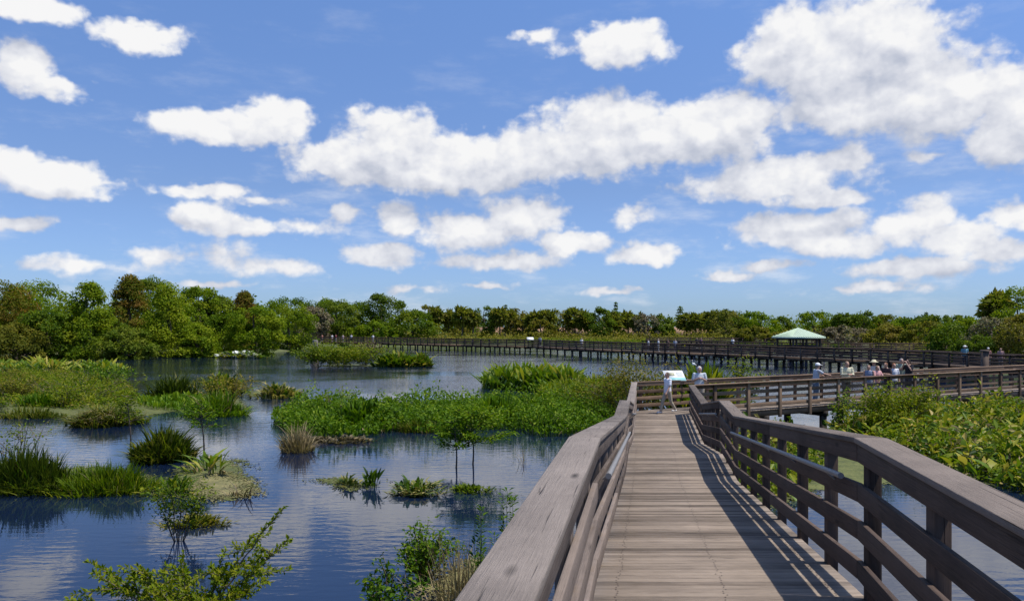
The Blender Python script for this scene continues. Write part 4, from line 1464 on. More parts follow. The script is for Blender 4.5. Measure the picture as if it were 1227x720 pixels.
def trunk_mesh(h, r, cen, nl=7, lean=0.0, multi=1):
    mb = MB()
    for m_ in range(multi):
        ox, oy = (0, 0) if multi == 1 else RNG.normal(0, r * 3, 2)
        t = np.linspace(0, 1, 8)
        tr = np.column_stack([ox + lean * h * t + 0.02 * h * np.sin(5 * t + m_), oy + 0.02 * h * np.cos(4 * t + m_), -0.5 + (h * 0.85 + 0.5) * t])
        tube(mb, tr, r * (1.25 - t * 1.0) * (1 + 0.7 * np.exp(-t * 14)), 8)
        for c in cen[:nl]:
            k = np.interp(np.clip(c[2] * 0.62 / h, 0.15, 0.85), t, np.arange(8))
            s0 = np.array([np.interp(k, np.arange(8), tr[:, a]) for a in range(3)])
            e = np.array(c[:3])
            p = np.linspace(s0, e, 5)
            p[1:-1, 2] += 0.05 * h * np.array([0.4, 0.6, 0.4])
            tube(mb, p, np.linspace(r * 0.42, r * 0.08, 5), 5, cap=False)
    return mb


def tree(name, label, cat, px, Y, toppx, wpx, shape, mat, bottom=0.12, ncl=46, nlf=70, size=0.34, tint=0.5, tvar=0.2, brown=0.0, group=None, r=0.22, multi=1, ry=0.85, bark='bark', z0=None):
    X = xat(px, Y)
    z0 = float(land_z(X, Y)) if z0 is None else z0
    z0 = max(z0, -0.4)
    h = zat(toppx, Y) - z0
    rx = W(wpx, Y) / 2
    root = empty(name, (X, Y, z0))
    tag(root, label, cat, group)
    mb, cen = crown_mesh(rx, rx * ry, h * bottom, h * 0.97, shape, ncl, nlf, size, mat, tint, tvar, brown)
    mb.build('crown', M[mat], root)
    trunk_mesh(h, r, cen, multi=multi).build('trunk', M[bark], root)
    return root


GL = 'dense trees along the left shore'
LEFT = [  # label, px, Y, top, width, shape, mat, brown, tint
    ('olive green tree at the far left edge, brown tinged', -6, 120, 338, 96, 'round', 'russet', .3, .42),
    ('broad green tree with a brown tinged lower left, second from the left edge', 42, 132, 339, 92, 'round', 'cypress', 0, .38),
    ('low bushy yellow green tree at the water in front of the far left trees', 56, 112, 372, 74, 'round', 'lime', 0, .30),
    ('bright conical tree with a rounded top, tallest at far left', 106, 114, 337, 84, 'cone', 'cypress', 0, .55),
    ('tall russet topped tree between two bright green ones', 156, 127, 331, 76, 'cone', 'russet', .5, .45),
    ('broad bright green conical tree right of the russet topped one', 203, 122, 341, 92, 'cone', 'cypress', 0, .66),
    ('dark green tree rising behind the broad bright conical tree', 180, 140, 333, 70, 'round', 'darkleaf', 0, .5),
    ('mid green tree with a ragged crown left of the second russet tree', 240, 131, 343, 66, 'round', 'cypress', .1, .40),
    ('russet topped smaller tree above the white lilies', 293, 136, 349, 52, 'cone', 'russet', .5, .55),
    ('bright low tree overhanging the white lilies', 305, 127, 368, 70, 'round', 'cypress', 0, .55),
    ('dark leafy tree behind the white lilies', 262, 134, 354, 56, 'round', 'darkleaf', 0, .55),
    ('green rounded tree just left of the start of the far railing', 345, 158, 357, 66, 'round', 'cypress', 0, .42),
    ('low bushes and tree at the water edge left of the bright conical tree', 18, 108, 388, 90, 'spread', 'olive', 0, .30),
    ('low dark green bushy tree at the water between the conical trees', 150, 113, 392, 70, 'spread', 'darkleaf', 0, .7),
    ('low bright bushy tree at the right foot of the broad conical tree', 236, 121, 390, 56, 'spread', 'cypress', 0, .55),
]
for i, (lb, px, Y, tp, wp, sh, mt, br, ti) in enumerate(LEFT):
    tree('shore_tree', lb, 'tree', px, Y, tp, wp, sh, mt, -0.02, 95, 150, 0.36, ti + 0.08, 0.24, br * 0.6, GL, r=0.3)
GM = 'trees behind the far railing at left'
for lb, px, Y, tp, wp, sh, mt, ti in [
    ('reddish grey half bare tree behind the start of the far railing', 374, 205, 368, 44, 'round', 'greybrush', .5),
    ('rounded mid green tree behind the stump island', 404, 215, 361, 56, 'round', 'darkleaf', .65),
    ('tall dark green round tree, highest behind the far railing', 457, 218, 353, 58, 'round', 'darkleaf', .5),
    ('green tree filling the gap left of the tall dark round tree', 430, 222, 364, 56, 'round', 'cypress', .35),
    ('pale yellow green tree sloping down right of the tall dark round tree', 494, 212, 371, 60, 'spread', 'lime', .42),
    ('small green bush below the tall dark round tree', 448, 208, 386, 60, 'spread', 'cypress', .5),
    ('green tree behind the reddish grey half bare tree', 384, 225, 358, 50, 'round', 'cypress', .4)]:
    tree('shore_tree', lb, 'tree', px, Y, tp, wp, sh, mt, 0.0, 80, 120, 0.52, ti, 0.2, 0, GM, r=0.32)

# far tree line: palms, rounded trees, pines and bare ones
def palm(label, px, Y, toppx, wpx, group):
    X = xat(px, Y)
    z0 = float(land_z(X, Y))
    h = zat(toppx, Y) - z0
    R = W(wpx, Y) / 2
    root = empty('fan_palm', (X, Y, z0))
    tag(root, label, 'palm tree', group)
    mb = MB()
    t = np.linspace(0, 1, 6)
    tube(mb, np.column_stack([0.03 * h * np.sin(3 * t), 0 * t, -0.4 + (h - R * 0.8 + 0.4) * t]), np.linspace(0.30, 0.22, 6), 7)
    mb.build('trunk', M['bark'], root)
    n = 170
    d = unit(RNG.normal(0, 1, (n, 3)) + np.array([0, 0, 0.25]))
    top = np.array([0, 0, h - R * 0.8])
    mb = MB()
    q = top + d * R * RNG.uniform(0.35, 0.85, (n, 1))
    leaves(mb, np.repeat(q, 3, 0), RNG.normal(0, 0.8, (n * 3, 3)) + np.repeat(d, 3, 0) * 0.3 + np.array([0, 0, .5]), R * 0.62, 0.45 + RNG.normal(0, 0.22, n * 3), 0.42, up=np.repeat(d, 3, 0) * 2 - np.array([0, 0, 0.5]))
    mb.build('crown', M['palm'], root)


ORD = ['first', 'second', 'third', 'fourth', 'fifth', 'sixth', 'seventh', 'eighth', 'ninth', 'tenth', 'eleventh', 'twelfth', 'thirteenth', 'fourteenth', 'fifteenth', 'sixteenth', 'seventeenth', 'eighteenth', 'nineteenth', 'twentieth', 'twenty-first', 'twenty-second', 'twenty-third', 'twenty-fourth', 'twenty-fifth', 'twenty-sixth', 'twenty-seventh', 'twenty-eighth', 'twenty-ninth', 'thirtieth']
PALMS = [(522, 371), (537, 374), (553, 371), (566, 375), (598, 372), (611, 374), (640, 376), (655, 374), (688, 373), (700, 376), (735, 378), (752, 376), (765, 379), (822, 379), (833, 377), (843, 378), (853, 376), (863, 378), (874, 376), (1003, 384), (1030, 382), (1052, 384), (1083, 384)]
for i, (px, tp) in enumerate(PALMS):
    where = 'left of the tall thin pine' if px < 590 else 'left of the dark round far tree' if px < 715 else 'right of the dark round far tree' if px < 800 else 'before the pink wall' if px < 900 else 'right of the gazebo'
    palm(f'{ORD[i]} far shore fan palm from the left, {where}', px, 250 + RNG.uniform(-12, 12), tp, RNG.uniform(17, 23), 'fan palms on the far shore')
GF = 'rounded trees on the far shore'
ROUND = [(510, 366, 34, 'olive', 'yellowish'), (580, 367, 36, 'darkleaf', 'dark green'), (618, 370, 34, 'russet', 'brownish'), (668, 371, 40, 'palm', 'dull green'), (626, 378, 30, 'olive', 'low olive'), (718, 369, 36, 'darkleaf', 'dark round'),
         (738, 374, 34, 'cypress', 'mid green'), (776, 376, 34, 'greybrush', 'pale half bare'), (795, 377, 30, 'darkleaf', 'dark low'), (793, 388, 26, 'darkleaf', 'small very dark'), (868, 371, 46, 'palm', 'olive green'), (893, 373, 38, 'darkleaf', 'deep green'),
         (910, 374, 54, 'cypress', 'broad bright'), (934, 380, 30, 'darkleaf', 'small dark'), (975, 374, 50, 'cypress', 'broad dome shaped green'), (995, 385, 34, 'palm', 'low dull'), (1012, 376, 32, 'darkleaf', 'bluish dark'), (1035, 374, 38, 'darkleaf', 'tall blue green'),
         (1063, 377, 36, 'palm', 'dull olive'), (1096, 381, 40, 'darkleaf', 'dark green low'), (1118, 378, 36, 'darkleaf', 'dark high'), (1142, 376, 30, 'darkleaf', 'dark small topped'), (1075, 389, 40, 'olive', 'yellow green low'), (648, 384, 40, 'olive', 'yellow olive'), (550, 382, 40, 'olive', 'pale olive')]
for i, (px, tp, wp, mt, adj) in enumerate(ROUND):
    where = 'left of the far white sign' if px < 612 else 'right of the far white sign' if px < 716 else 'left of the gazebo' if px < 950 else 'right of the gazebo'
    tree('far_tree', f'{adj} far shore tree {where}, {ORD[i]} from the left', 'tree', px, 248 + RNG.uniform(-16, 22), tp, wp, 'round', mt, 0.06, 46, 70, 0.66, 0.5, 0.22, 0, GF, r=0.3, ry=0.7)


def pine(label, px, Y, toppx, wpx):
    X = xat(px, Y)
    z0 = float(land_z(X, Y))
    h = zat(toppx, Y) - z0
    root = empty('pine_tree', (X, Y, z0))
    tag(root, label, 'tree', 'thin pines above the far tree line')
    mb = MB()
    t = np.linspace(0, 1, 6)
    tube(mb, np.column_stack([0 * t, 0 * t, -0.4 + (h + 0.4) * t]), np.linspace(0.26, 0.05, 6), 6)
    mb.build('trunk', M['bark'], root)
    n = 900
    u = RNG.uniform(0.35, 1, n)
    lay = np.round(u * 11) / 11
    R = W(wpx, Y) / 2 * (1.15 - u) / 0.8
    a = RNG.uniform(0, 2 * math.pi, n)
    r = np.sqrt(RNG.uniform(0, 1, n)) * R
    q = np.column_stack([r * np.cos(a), r * np.sin(a), h * (0.4 * u + 0.6 * lay)])
    mb = MB()
    leaves(mb, q, RNG.normal(0, 0.5, (n, 3)) + np.array([0, 0, 1]), 0.6, 0.35 + RNG.normal(0, 0.2, n), 0.4)
    mb.build('crown', M['darkleaf'], root)


pine('tall thin pine standing above the dark round far tree', 738, 275, 363, 10)
pine('bushy pine top rising above the palms left of the pink wall', 815, 270, 368, 20)
pine('tiny pine tip right of the gazebo trees', 1110, 290, 375, 9)
pine('thin pine tip at the left of the far palms', 606, 285, 366, 9)
pine('thin pine tip left of the dark round far tree', 697, 290, 370, 8)


# scrub between the water and the far trees, one mass
def scrub_mass(name, poly, n, h, mat, size, tint=0.5, seed=0.0):
    P = np.array(poly, float)
    q = poly_points(P, n)
    lm = lump(q[:, 0], q[:, 1], 0.23, seed)
    lm2 = lump(q[:, 0], q[:, 1], 0.9, seed + 1)
    top = h * (0.25 + 0.9 * lm ** 1.5) * (0.7 + 0.6 * lm2)
    z = land_z(q[:, 0], q[:, 1])
    q[:, 2] = z + np.minimum(top, h * 0.92) * np.minimum(RNG.uniform(0.05, 1, n) ** 0.7, 0.93)
    mb = MB()
    leaves(mb, q, RNG.normal(0, 0.7, (n, 3)) + np.array([0, -0.2, 0.8]), size, tint + (lm - .5) * 0.7 + (lm2 - .5) * .5 + RNG.normal(0, 0.18, n), 0.6)
    o = mb.build(name, M[mat])
    tag(o, kind='stuff')


scrub_mass('shore_scrub', [(-45, 190), (-10, 200), (10, 202), (45, 178), (52, 190), (60, 225), (-60, 230)], 16000, 1.7, 'olive', 0.55, 0.42)
scrub_mass('shore_scrub', [(-60, 226), (60, 222), (130, 170), (220, 190), (230, 262), (-80, 262)], 22000, 3.4, 'olive', 0.75, 0.5, 2.0)
scrub_mass('shore_grass', [(-40, 186), (-14, 198), (4, 200), (24, 188), (46, 168), (54, 140), (62, 142), (52, 175), (26, 198), (0, 210), (-40, 200)], 12000, 1.3, 'lime', 0.5, 0.4, 4.0)
scrub_mass('marsh_scrub', [(55, 120), (62, 135), (90, 150), (150, 160), (190, 150), (100, 122), (60, 112)], 12000, 2.2, 'olive', 0.45, 0.5, 6.0)
scrub_mass('bank_grass', [(48, 52), (47, 66), (49, 80), (54, 96), (56, 118), (80, 118), (80, 95), (62, 60)], 12000, 1.1, 'lime', 0.3, 0.4, 7.0)
scrub_mass('far_wood', [(-90, 275), (240, 275), (320, 240), (420, 300), (300, 340), (-120, 340)], 34000, 8.8, 'darkleaf', 1.0, 0.5, 9.0)
scrub_mass('far_wood', [(-150, 150), (-60, 150), (-50, 240), (-80, 275), (-200, 250), (-220, 170)], 30000, 13, 'darkleaf', 1.0, 0.5, 3.0)


def wall():
    mb = MB()
    a, b = np.array([-12.0, 268, 0]), np.array([84.0, 262, 0])
    n = 12
    for i in range(n):
        p, q = a + (b - a) * i / n, a + (b - a) * (i + 1) / n
        for pt in (p, q):
            pt[2] = 0
        vbeam(mb, p, q, (0, 1), (0, 1), 0, 0.25, 0.3, 4.5)
        vbeam(mb, p, q, (0, 1), (0, 1), -0.06, 0.31, 4.503, 4.66)
        box(mb, p[0] - 0.3, p[0] + 0.3, p[1] - 0.12, p[1] + 0.4, 0.3, 4.9)
    o = mb.build('perimeter_wall', plain('pink_render', (0.52, 0.33, 0.22), 0.9, 0.15, 0.3))
    tag(o, 'long pink tan wall glimpsed between the trunks of the far palms', 'wall')


wall()

# right bank
GR = 'trees on the bank at the right edge'
for nm, lb, px, Y, tp, wp, sh, mt, ti, ct in [
    ('bank_tree', 'tall bright green tree at the top right edge of the bank', 1224, 92, 344, 80, 'round', 'cypress', .7, 'tree'),
    ('bank_tree', 'bright yellow green rounded bush on the bank behind the man in the sun hat', 1146, 96, 388, 68, 'round', 'lime', .42, 'bush'),
    ('bank_tree', 'second lighter bush rising behind the rounded bush on the bank', 1168, 104, 381, 56, 'round', 'cypress', .6, 'bush'),
    ('bare_bush', 'grey brown half bare bush left of the tall bright tree', 1190, 90, 380, 60, 'round', 'greybrush', .75, 'bush'),
    ('bare_bush', 'brownish olive thicket at the right edge below the tall bright tree', 1226, 84, 376, 64, 'spread', 'olive', .62, 'bush'),
    ('bank_tree', 'dark green shadowy bush at the foot of the brownish thicket', 1172, 86, 402, 60, 'spread', 'darkleaf', .5, 'bush'),
    ('bare_bush', 'brownish thin bush right of the gazebo, behind the rear rail', 1062, 150, 389, 60, 'spread', 'olive', .6, 'bush'),
    ('bare_bush', 'reddish brown low thicket between the gazebo and the walkers', 1010, 165, 391, 70, 'spread', 'greybrush', .5, 'bush'),
    ('bank_tree', 'olive green bush left of the rounded bright bush', 1112, 140, 386, 56, 'round', 'olive', .35, 'bush'),
    ('bank_tree', 'green low tree behind the walkers near the middle of the rear rail', 1085, 160, 384, 48, 'round', 'cypress', .35, 'tree'),
    ('bank_tree', 'mid green bush behind the rear rail left of the gazebo', 905, 170, 392, 56, 'spread', 'olive', .4, 'bush')]:
    tree(nm, lb, ct, px, Y, tp, wp, sh, mt, 0.0, 80, 110 if mt != 'greybrush' else 55, 0.30 * Y / 95, ti, 0.2, 0, GR, r=0.18, multi=2)
palm('dark fan palm at the top of the right bank, left of the tall bright tree', 1194, 94, 356, 34, GR)


# ------------------------------------------------------------------ gazebo
def gazebo():
    Y = 106.0
    X = xat(956.5, Y)
    root = empty('gazebo', (X, Y, 0))
    tag(root, 'open timber gazebo with a pale green hipped metal roof over the water', 'gazebo')
    s, zt, ze = 2.5, zat(392.6, Y), zat(403.6, Y)
    rot = Matrix.Rotation(math.radians(12), 3, 'Z')
    R = np.array(rot)

    def add(mb, v, f, t=0.5):
        mb.add(np.asarray(v, float) @ R.T, f, t)
    m, nt, bs, out = newmat('green_metal_roof')
    tc = nd(nt, 'ShaderNodeTexCoord').outputs['Object']
    c = mixc(nt, noise(nt, tc, 0.8, 5), (0.46, 0.57, 0.40), (0.60, 0.70, 0.53))
    nt.links.new(c, bs.inputs['Base Color'])
    bs.inputs['Roughness'].default_value = 0.5
    mb = MB()
    e = [(-s, -s), (s, -s), (s, s), (-s, s)]
    v = [(x, y, ze) for x, y in e] + [(x, y, ze - 0.16) for x, y in e] + [(0, 0, zt), (0, 0, zt - 0.3)]
    add(mb, v, [[0, 1, 8], [1, 2, 8], [2, 3, 8], [3, 0, 8], [5, 4, 9], [6, 5, 9], [7, 6, 9], [4, 7, 9]])
    add(mb, v, [[0, 4, 5, 1], [1, 5, 6, 2], [2, 6, 7, 3], [3, 7, 4, 0]])
    roof = mb.build('roof', m, root)
    mb = MB()
    for k in range(4):                                  # standing seams
        a, b = np.array([*e[k], ze]), np.array([*e[(k + 1) % 4], ze])
        ap = np.array([0, 0, zt])
        for u in np.linspace(0.04, 0.96, 15):
            p = a + (b - a) * u
            w = 1 - abs(2 * u - 1)
            q = p + ((a + b) / 2 * 0 + ap - (a + b) / 2) * w
            up = np.array([0, 0, 0.05])
            sd = (b - a) / np.linalg.norm(b - a) * 0.03
            c8 = [p - sd, p + sd, p - sd + up, p + sd + up, q - sd, q + sd, q - sd + up, q + sd + up]
            prism(mb, (np.array(c8) @ R.T))
    mb.build('seams', m, roof)
    for x, y in [(-1.95, -1.95), (1.95, -1.95), (1.95, 1.95), (-1.95, 1.95), (-1.5, -1.95), (1.5, -1.95), (0, -1.95), (0, 1.95)]:
        mb = MB()
        c = []
        for z in (-1.0, ze - 0.14):
            for dx, dy in ((-.1, -.1), (.1, -.1), (-.1, .1), (.1, .1)):
                c.append(np.array([x + dx, y + dy, z]) @ R.T)
        prism(mb, [c[0], c[1], c[2], c[3], c[4], c[5], c[6], c[7]])
        mb.build('post', M['far'], root)
    mb = MB()
    for k in range(4):
        a, b = np.array([*e[k], 0]) * 0.79, np.array([*e[(k + 1) % 4], 0]) * 0.79
        n = np.array([0, 0, 0])
        d = unit((b - a)[None])[0]
        nn = np.array([d[1], -d[0]])
        for z0, z1 in ((ze - 0.42, ze - 0.17),):
            cc = []
            for p in (a, b):
                for zz in (z0, z1):
                    for o in (-.05, .05):
                        cc.append(np.array([p[0] + nn[0] * o, p[1] + nn[1] * o, zz]) @ R.T)
            prism(mb, cc)
    mb.build('beam', M['far'], root)
    mb = MB()
    for k in range(4):
        a, b = np.array([*e[k], 0]) * 0.79, np.array([*e[(k + 1) % 4], 0]) * 0.79
        d = unit((b - a)[None])[0]
        nn = np.array([d[1], -d[0]])
        for z0, z1 in ((DZ + 0.15, DZ + 0.29), (DZ + 0.45, DZ + 0.59), (DZ + 0.75, DZ + 0.89), (DZ + 0.98, DZ + 1.06)):
            cc = []
            for p in (a + d * 0.12, b - d * 0.12):
                for zz in (z0, z1):
                    for o in (-.03, .03):
                        cc.append(np.array([p[0] + nn[0] * o, p[1] + nn[1] * o, zz]) @ R.T)
            prism(mb, cc)
    mb.build('rail', M['far'], root)
    mb = MB()
    c = []
    for z in (DZ - 0.3, DZ):
        for x, y in ((-2.1, -2.1), (2.1, -2.1), (-2.1, 2.1), (2.1, 2.1)):
            c.append(np.array([x, y, z]) @ R.T)
    prism(mb, c)
    mb.build('floor', M['far'], root)


gazebo()

# ------------------------------------------------------------------ people
def ell(mb, c, r, nu=14, nv=10):
    c, r = np.asarray(c, float), np.asarray(r, float) * np.ones(3)
    th = np.linspace(0, math.pi, nv + 1)[1:-1]
    ph = np.linspace(0, 2 * math.pi, nu, endpoint=False)
    v = [np.array([0, 0, 1.0])] + [np.array([math.sin(t) * math.cos(p), math.sin(t) * math.sin(p), math.cos(t)]) for t in th for p in ph] + [np.array([0, 0, -1.0])]
    v = np.array(v) * r + c
    f3 = [[0, 1 + j, 1 + (j + 1) % nu] for j in range(nu)]
    n = 1 + (nv - 2) * nu
    f3 += [[len(v) - 1, n + (j + 1) % nu, n + j] for j in range(nu)]
    f4 = [[1 + i * nu + j, 1 + (i + 1) * nu + j, 1 + (i + 1) * nu + (j + 1) % nu, 1 + i * nu + (j + 1) % nu] for i in range(nv - 2) for j in range(nu)]
    base = mb.n
    mb.add(v, f3)
    f4 = np.array(f4) + base
    mb.f4.append(f4)
    mb.u4.append(np.zeros((f4.size, 2)))


def limb(mb, pts, rad):
    """closed tapered limb: a rounded tube through the joints"""
    pts, rad = np.asarray(pts, float), np.asarray(rad, float)
    q, r = [], []
    for i in range(len(pts) - 1):
        t = np.linspace(0, 1, 4, endpoint=False)[:, None]
        q.append(pts[i] * (1 - t) + pts[i + 1] * t)
        r.append(rad[i] * (1 - t[:, 0]) + rad[i + 1] * t[:, 0])
    q, r = np.vstack(q + [pts[-1:]]), np.concatenate(r + [rad[-1:]])
    tube(mb, q, r, 10)
    for p, a in zip(pts, rad):
        ell(mb, p, a * 0.985, 10, 8)


def loft(mb, rings, nu=16):
    """closed body of elliptical rings (centre, rx, ry)"""
    ph = np.linspace(0, 2 * math.pi, nu, endpoint=False)
    v = np.vstack([np.column_stack([c[0] + rx * np.cos(ph), c[1] + ry * np.sin(ph), np.full(nu, c[2])]) for c, rx, ry in rings])
    k = len(rings)
    f = np.array([[i * nu + j, i * nu + (j + 1) % nu, (i + 1) * nu + (j + 1) % nu, (i + 1) * nu + j] for i in range(k - 1) for j in range(nu)])
    mb.add(v, f)
    for e, i in ((0, 0), (1, k - 1)):
        c = np.array(rings[i][0], float)
        vv = np.vstack([v[i * nu:(i + 1) * nu], c])
        ff = np.array([[j, (j + 1) % nu, nu] for j in range(nu)])
        mb.add(vv, ff if e else ff[:, ::-1])


def fuse(mb, name, mat, parent, vox, smooth=3):
    o = mb.build(name, mat)
    m1 = o.modifiers.new('fuse', 'REMESH')
    m1.mode = 'VOXEL'
    m1.voxel_size = vox
    m2 = o.modifiers.new('soft', 'SMOOTH')
    m2.factor = 0.5
    m2.iterations = smooth
    dg = bpy.context.evaluated_depsgraph_get()
    me = bpy.data.meshes.new_from_object(o.evaluated_get(dg))
    me.name = name
    old = o.data
    o.modifiers.clear()
    o.data = me
    bpy.data.meshes.remove(old)
    me.materials.clear()
    me.materials.append(mat)
    me.polygons.foreach_set('use_smooth', np.ones(len(me.polygons), bool))
    o.parent = parent
    return o


CM = {}


def cloth(col):
    k = tuple(round(c, 3) for c in col)
    if k not in CM:
        CM[k] = plain('cloth', col, 0.9, 0.18, 14, 0.15)
    return CM[k]


SKIN = plain('skin', (0.50, 0.29, 0.20), 0.55, 0.08, 20, 0.4)


def person(label, x, y, z, H, face, pose='stand', shirt=(.7, .7, .7), pants=(.3, .3, .3), hair=(.1, .07, .05), hat=None, shorts=False, sleeve='short', build=1.0, stride=0.0, near=True, lean=0.0, group=None, shoes=(.5, .5, .48)):
    """face = bearing the person looks toward, degrees anticlockwise from +X"""
    vox = 0.013 if near else 0.03
    root = empty('person', (x, y, z), math.radians(face - 90))
    k = H / 1.75
    root.scale = (k, k, k)
    tag(root, label, 'person', group)
    b = build

    def L(p):
        p = np.array(p, float)
        p[1] += lean * max(0, p[2] - 0.9)
        return p
    J = {}
    for s, nm in ((-1, 'l'), (1, 'r')):
        st = stride * s
        J['hip' + nm] = np.array([s * 0.095, 0, 0.92])
        bend = 0.10 * abs(stride) if st < 0 else 0
        J['knee' + nm] = np.array([s * 0.10, st * 0.5 + 0.03 + bend, 0.50])
        J['ank' + nm] = np.array([s * 0.10, st * 1.0 - 0.02, 0.09 + (0.07 * abs(stride) / 0.3 if st < 0 else 0)])
        J['toe' + nm] = J['ank' + nm] + np.array([s * 0.02, 0.15, -0.05])
        J['sho' + nm] = L([s * 0.185 * b, 0, 1.42])
        if pose == 'rail':
            J['elb' + nm] = L([s * 0.25, 0.10, 1.17])
            J['wri' + nm] = L([s * 0.10, 0.34, 1.20])
        elif pose == 'look':
            J['elb' + nm] = L([s * 0.27, 0.14, 1.24])
            J['wri' + nm] = L([s * 0.07, 0.22, 1.56])
        elif pose == 'chest':
            J['elb' + nm] = L([s * 0.26, 0.04, 1.17])
            J['wri' + nm] = L([s * 0.07, 0.22, 1.27])
        elif pose == 'point':
            J['elb' + nm] = L([s * 0.24, 0.20, 1.30]) if s > 0 else L([s * 0.24, 0.08, 1.15])
            J['wri' + nm] = L([s * 0.22, 0.46, 1.24]) if s > 0 else L([s * 0.12, 0.30, 1.18])
        else:
            J['elb' + nm] = L([s * 0.24 * b, -0.02 - st * 0.3, 1.15])
            J['wri' + nm] = L([s * 0.25 * b, 0.06 - st * 0.6, 0.90])
    hc = L([0, 0.03, 1.615])
    # body: one fused surface from head to foot
    mb = MB()
    loft(mb, [(L([0, 0, 0.86]), .15, .10), (L([0, 0, 0.95]), .165 * b, .115 * b), (L([0, 0, 1.12]), .145 * b, .10 * b), (L([0, 0, 1.32]), .168 * b, .108 * b), (L([0, 0, 1.44]), .14 * b, .08), (L([0, 0.005, 1.50]), .062, .062)])
    limb(mb, [L([0, 0, 1.42]), L([0, 0.012, 1.56])], [.062, .054])
    ell(mb, hc, (.078, .098, .122), 18, 14)
    ell(mb, hc + np.array([0, .02, -.055]), (.058, .075, .06))
    ell(mb, hc + np.array([0, .102, -.012]), (.014, .020, .022), 8, 6)
    ell(mb, hc + np.array([0, .085, -.060]), (.026, .014, .010), 8, 6)
    for s in (-1, 1):
        ell(mb, hc + np.array([s * .08, -.005, -.005]), (.012, .022, .032), 8, 6)
    for nm, s in (('l', -1), ('r', 1)):
        limb(mb, [J['hip' + nm], J['knee' + nm], J['ank' + nm]], [.085 * b, .058, .040])
        limb(mb, [J['ank' + nm], J['toe' + nm]], [.040, .032])
        limb(mb, [J['sho' + nm], J['elb' + nm], J['wri' + nm]], [.055 * b, .042, .027])
        d = unit((J['wri' + nm] - J['elb' + nm])[None])[0]
        sd = unit(np.cross(d, [0, 0.3, 1.0])[None])[0]
        up = np.cross(sd, d)
        palm_c = J['wri' + nm] + d * 0.055
        limb(mb, [J['wri' + nm], palm_c + d * 0.02], [.026, .034])
        if near:
            for q, ln in ((-1.5, .062), (-.5, .076), (.5, .080), (1.5, .070)):
                p0 = palm_c + sd * q * 0.019 + d * 0.02
                limb(mb, [p0, p0 + d * ln * .55 - up * .012, p0 + d * ln * .85 - up * .038], [.0105, .0095, .008])
            p0 = palm_c - sd * 0.026 * s - d * 0.02
            limb(mb, [p0, p0 - sd * .03 * s + d * .03, p0 - sd * .03 * s + d * .06 - up * .012], [.013, .011, .009])
    fuse(mb, 'body', SKIN, root, vox, 2)
    # shirt
    mb = MB()
    e = .018
    loft(mb, [(L([0, 0, 0.86]), .172 * b + e, .125 * b + e), (L([0, 0, 0.97]), .168 * b + e, .12 * b + e), (L([0, 0, 1.14]), .152 * b + e, .108 * b + e), (L([0, 0, 1.32]), .172 * b + e, .112 * b + e), (L([0, 0, 1.43]), .150 * b + e, .085 + e), (L([0, 0, 1.485]), .075, .07)])
    for nm in 'lr':
        S, E, Wr = J['sho' + nm], J['elb' + nm], J['wri' + nm]
        if sleeve == 'short':
            limb(mb, [L([0, 0, 1.36]) * .35 + S * .65, S, S * 0.25 + E * 0.75], [.075 * b, .07 * b, .066])
        elif sleeve == 'long':
            limb(mb, [L([0, 0, 1.36]) * .35 + S * .65, S, E, E * .06 + Wr * .94], [.075 * b, .07 * b, .056, .042])
        else:
            ell(mb, S - np.array([np.sign(S[0]) * .03, 0, 0]), (.05, .06, .05))
    fuse(mb, 'shirt', cloth(shirt), root, vox, 4)
    # trousers or shorts
    mb = MB()
    loft(mb, [((0, 0, .80), .15 * b, .115 * b), ((0, 0, .90), .172 * b, .13 * b), ((0, 0, 1.0), .158 * b, .118 * b)])
    for nm in 'lr':
        h, kn, a = J['hip' + nm], J['knee' + nm], J['ank' + nm]
        if shorts:
            limb(mb, [h, h * .12 + kn * .88], [.105 * b, .092])
        else:
            limb(mb, [h, kn, kn * .08 + a * .92], [.105 * b, .076, .062])
    fuse(mb, 'shorts' if shorts else 'trousers', cloth(pants), root, vox, 3)
    for nm in 'lr':
        mb = MB()
        a, t = J['ank' + nm], J['toe' + nm]
        limb(mb, [a + np.array([0, -.03, -.045]), a + np.array([0, .06, -.045]), t + np.array([0, 0.01, 0.0])], [.046, .048, .040])
        mb.build('shoe', cloth(shoes), root, smooth=True)
    for s in (-1, 1):
        mb = MB()
        ell(mb, hc + np.array([s * .032, .088, .012]), .0125, 8, 6)
        mb.build('eye', cloth((.02, .015, .012)), root, smooth=True)
    if hair is not None:
        mb = MB()
        ell(mb, hc + np.array([0, -.020, .024]), (.090, .100, .112), 16, 12)
        ell(mb, hc + np.array([0, -.045, -.02]), (.080, .070, .095), 14, 10)
        fuse(mb, 'hair', cloth(hair), root, vox, 2)
    if hat:
        kind, col = hat
        mb = MB()
        if kind == 'sun':
            loft(mb, [(hc + np.array([0, 0, .052]), .20, .205), (hc + np.array([0, 0, .066]), .20, .205), (hc + np.array([0, 0, .075]), .11, .125), (hc + np.array([0, -.005, .13]), .10, .115), (hc + np.array([0, -.01, .165]), .06, .07)], 20)
        else:
            loft(mb, [(hc + np.array([0, -.01, .045]), .098, .115), (hc + np.array([0, -.01, .10]), .094, .108), (hc + np.array([0, -.012, .14]), .06, .075), (hc + np.array([0, -.012, .152]), .02, .02)], 18)
            loft(mb, [(hc + np.array([0, .12, .046]), .075, .085), (hc + np.array([0, .12, .058]), .072, .082)], 14)
        mb.build('hat' if kind == 'sun' else 'cap', cloth(col), root, smooth=False)
    return root


def on_cross(px, d, top, label, face, **kw):
    p = cross_at(px, d)
    H = float(np.clip(zat(top, p[1]) - DZ, 1.35, 1.86))
    if kw.get('hat'):
        H *= 0.97
    return person(label, p[0], p[1], DZ, H, face, group='walkers on the boardwalks', **kw)


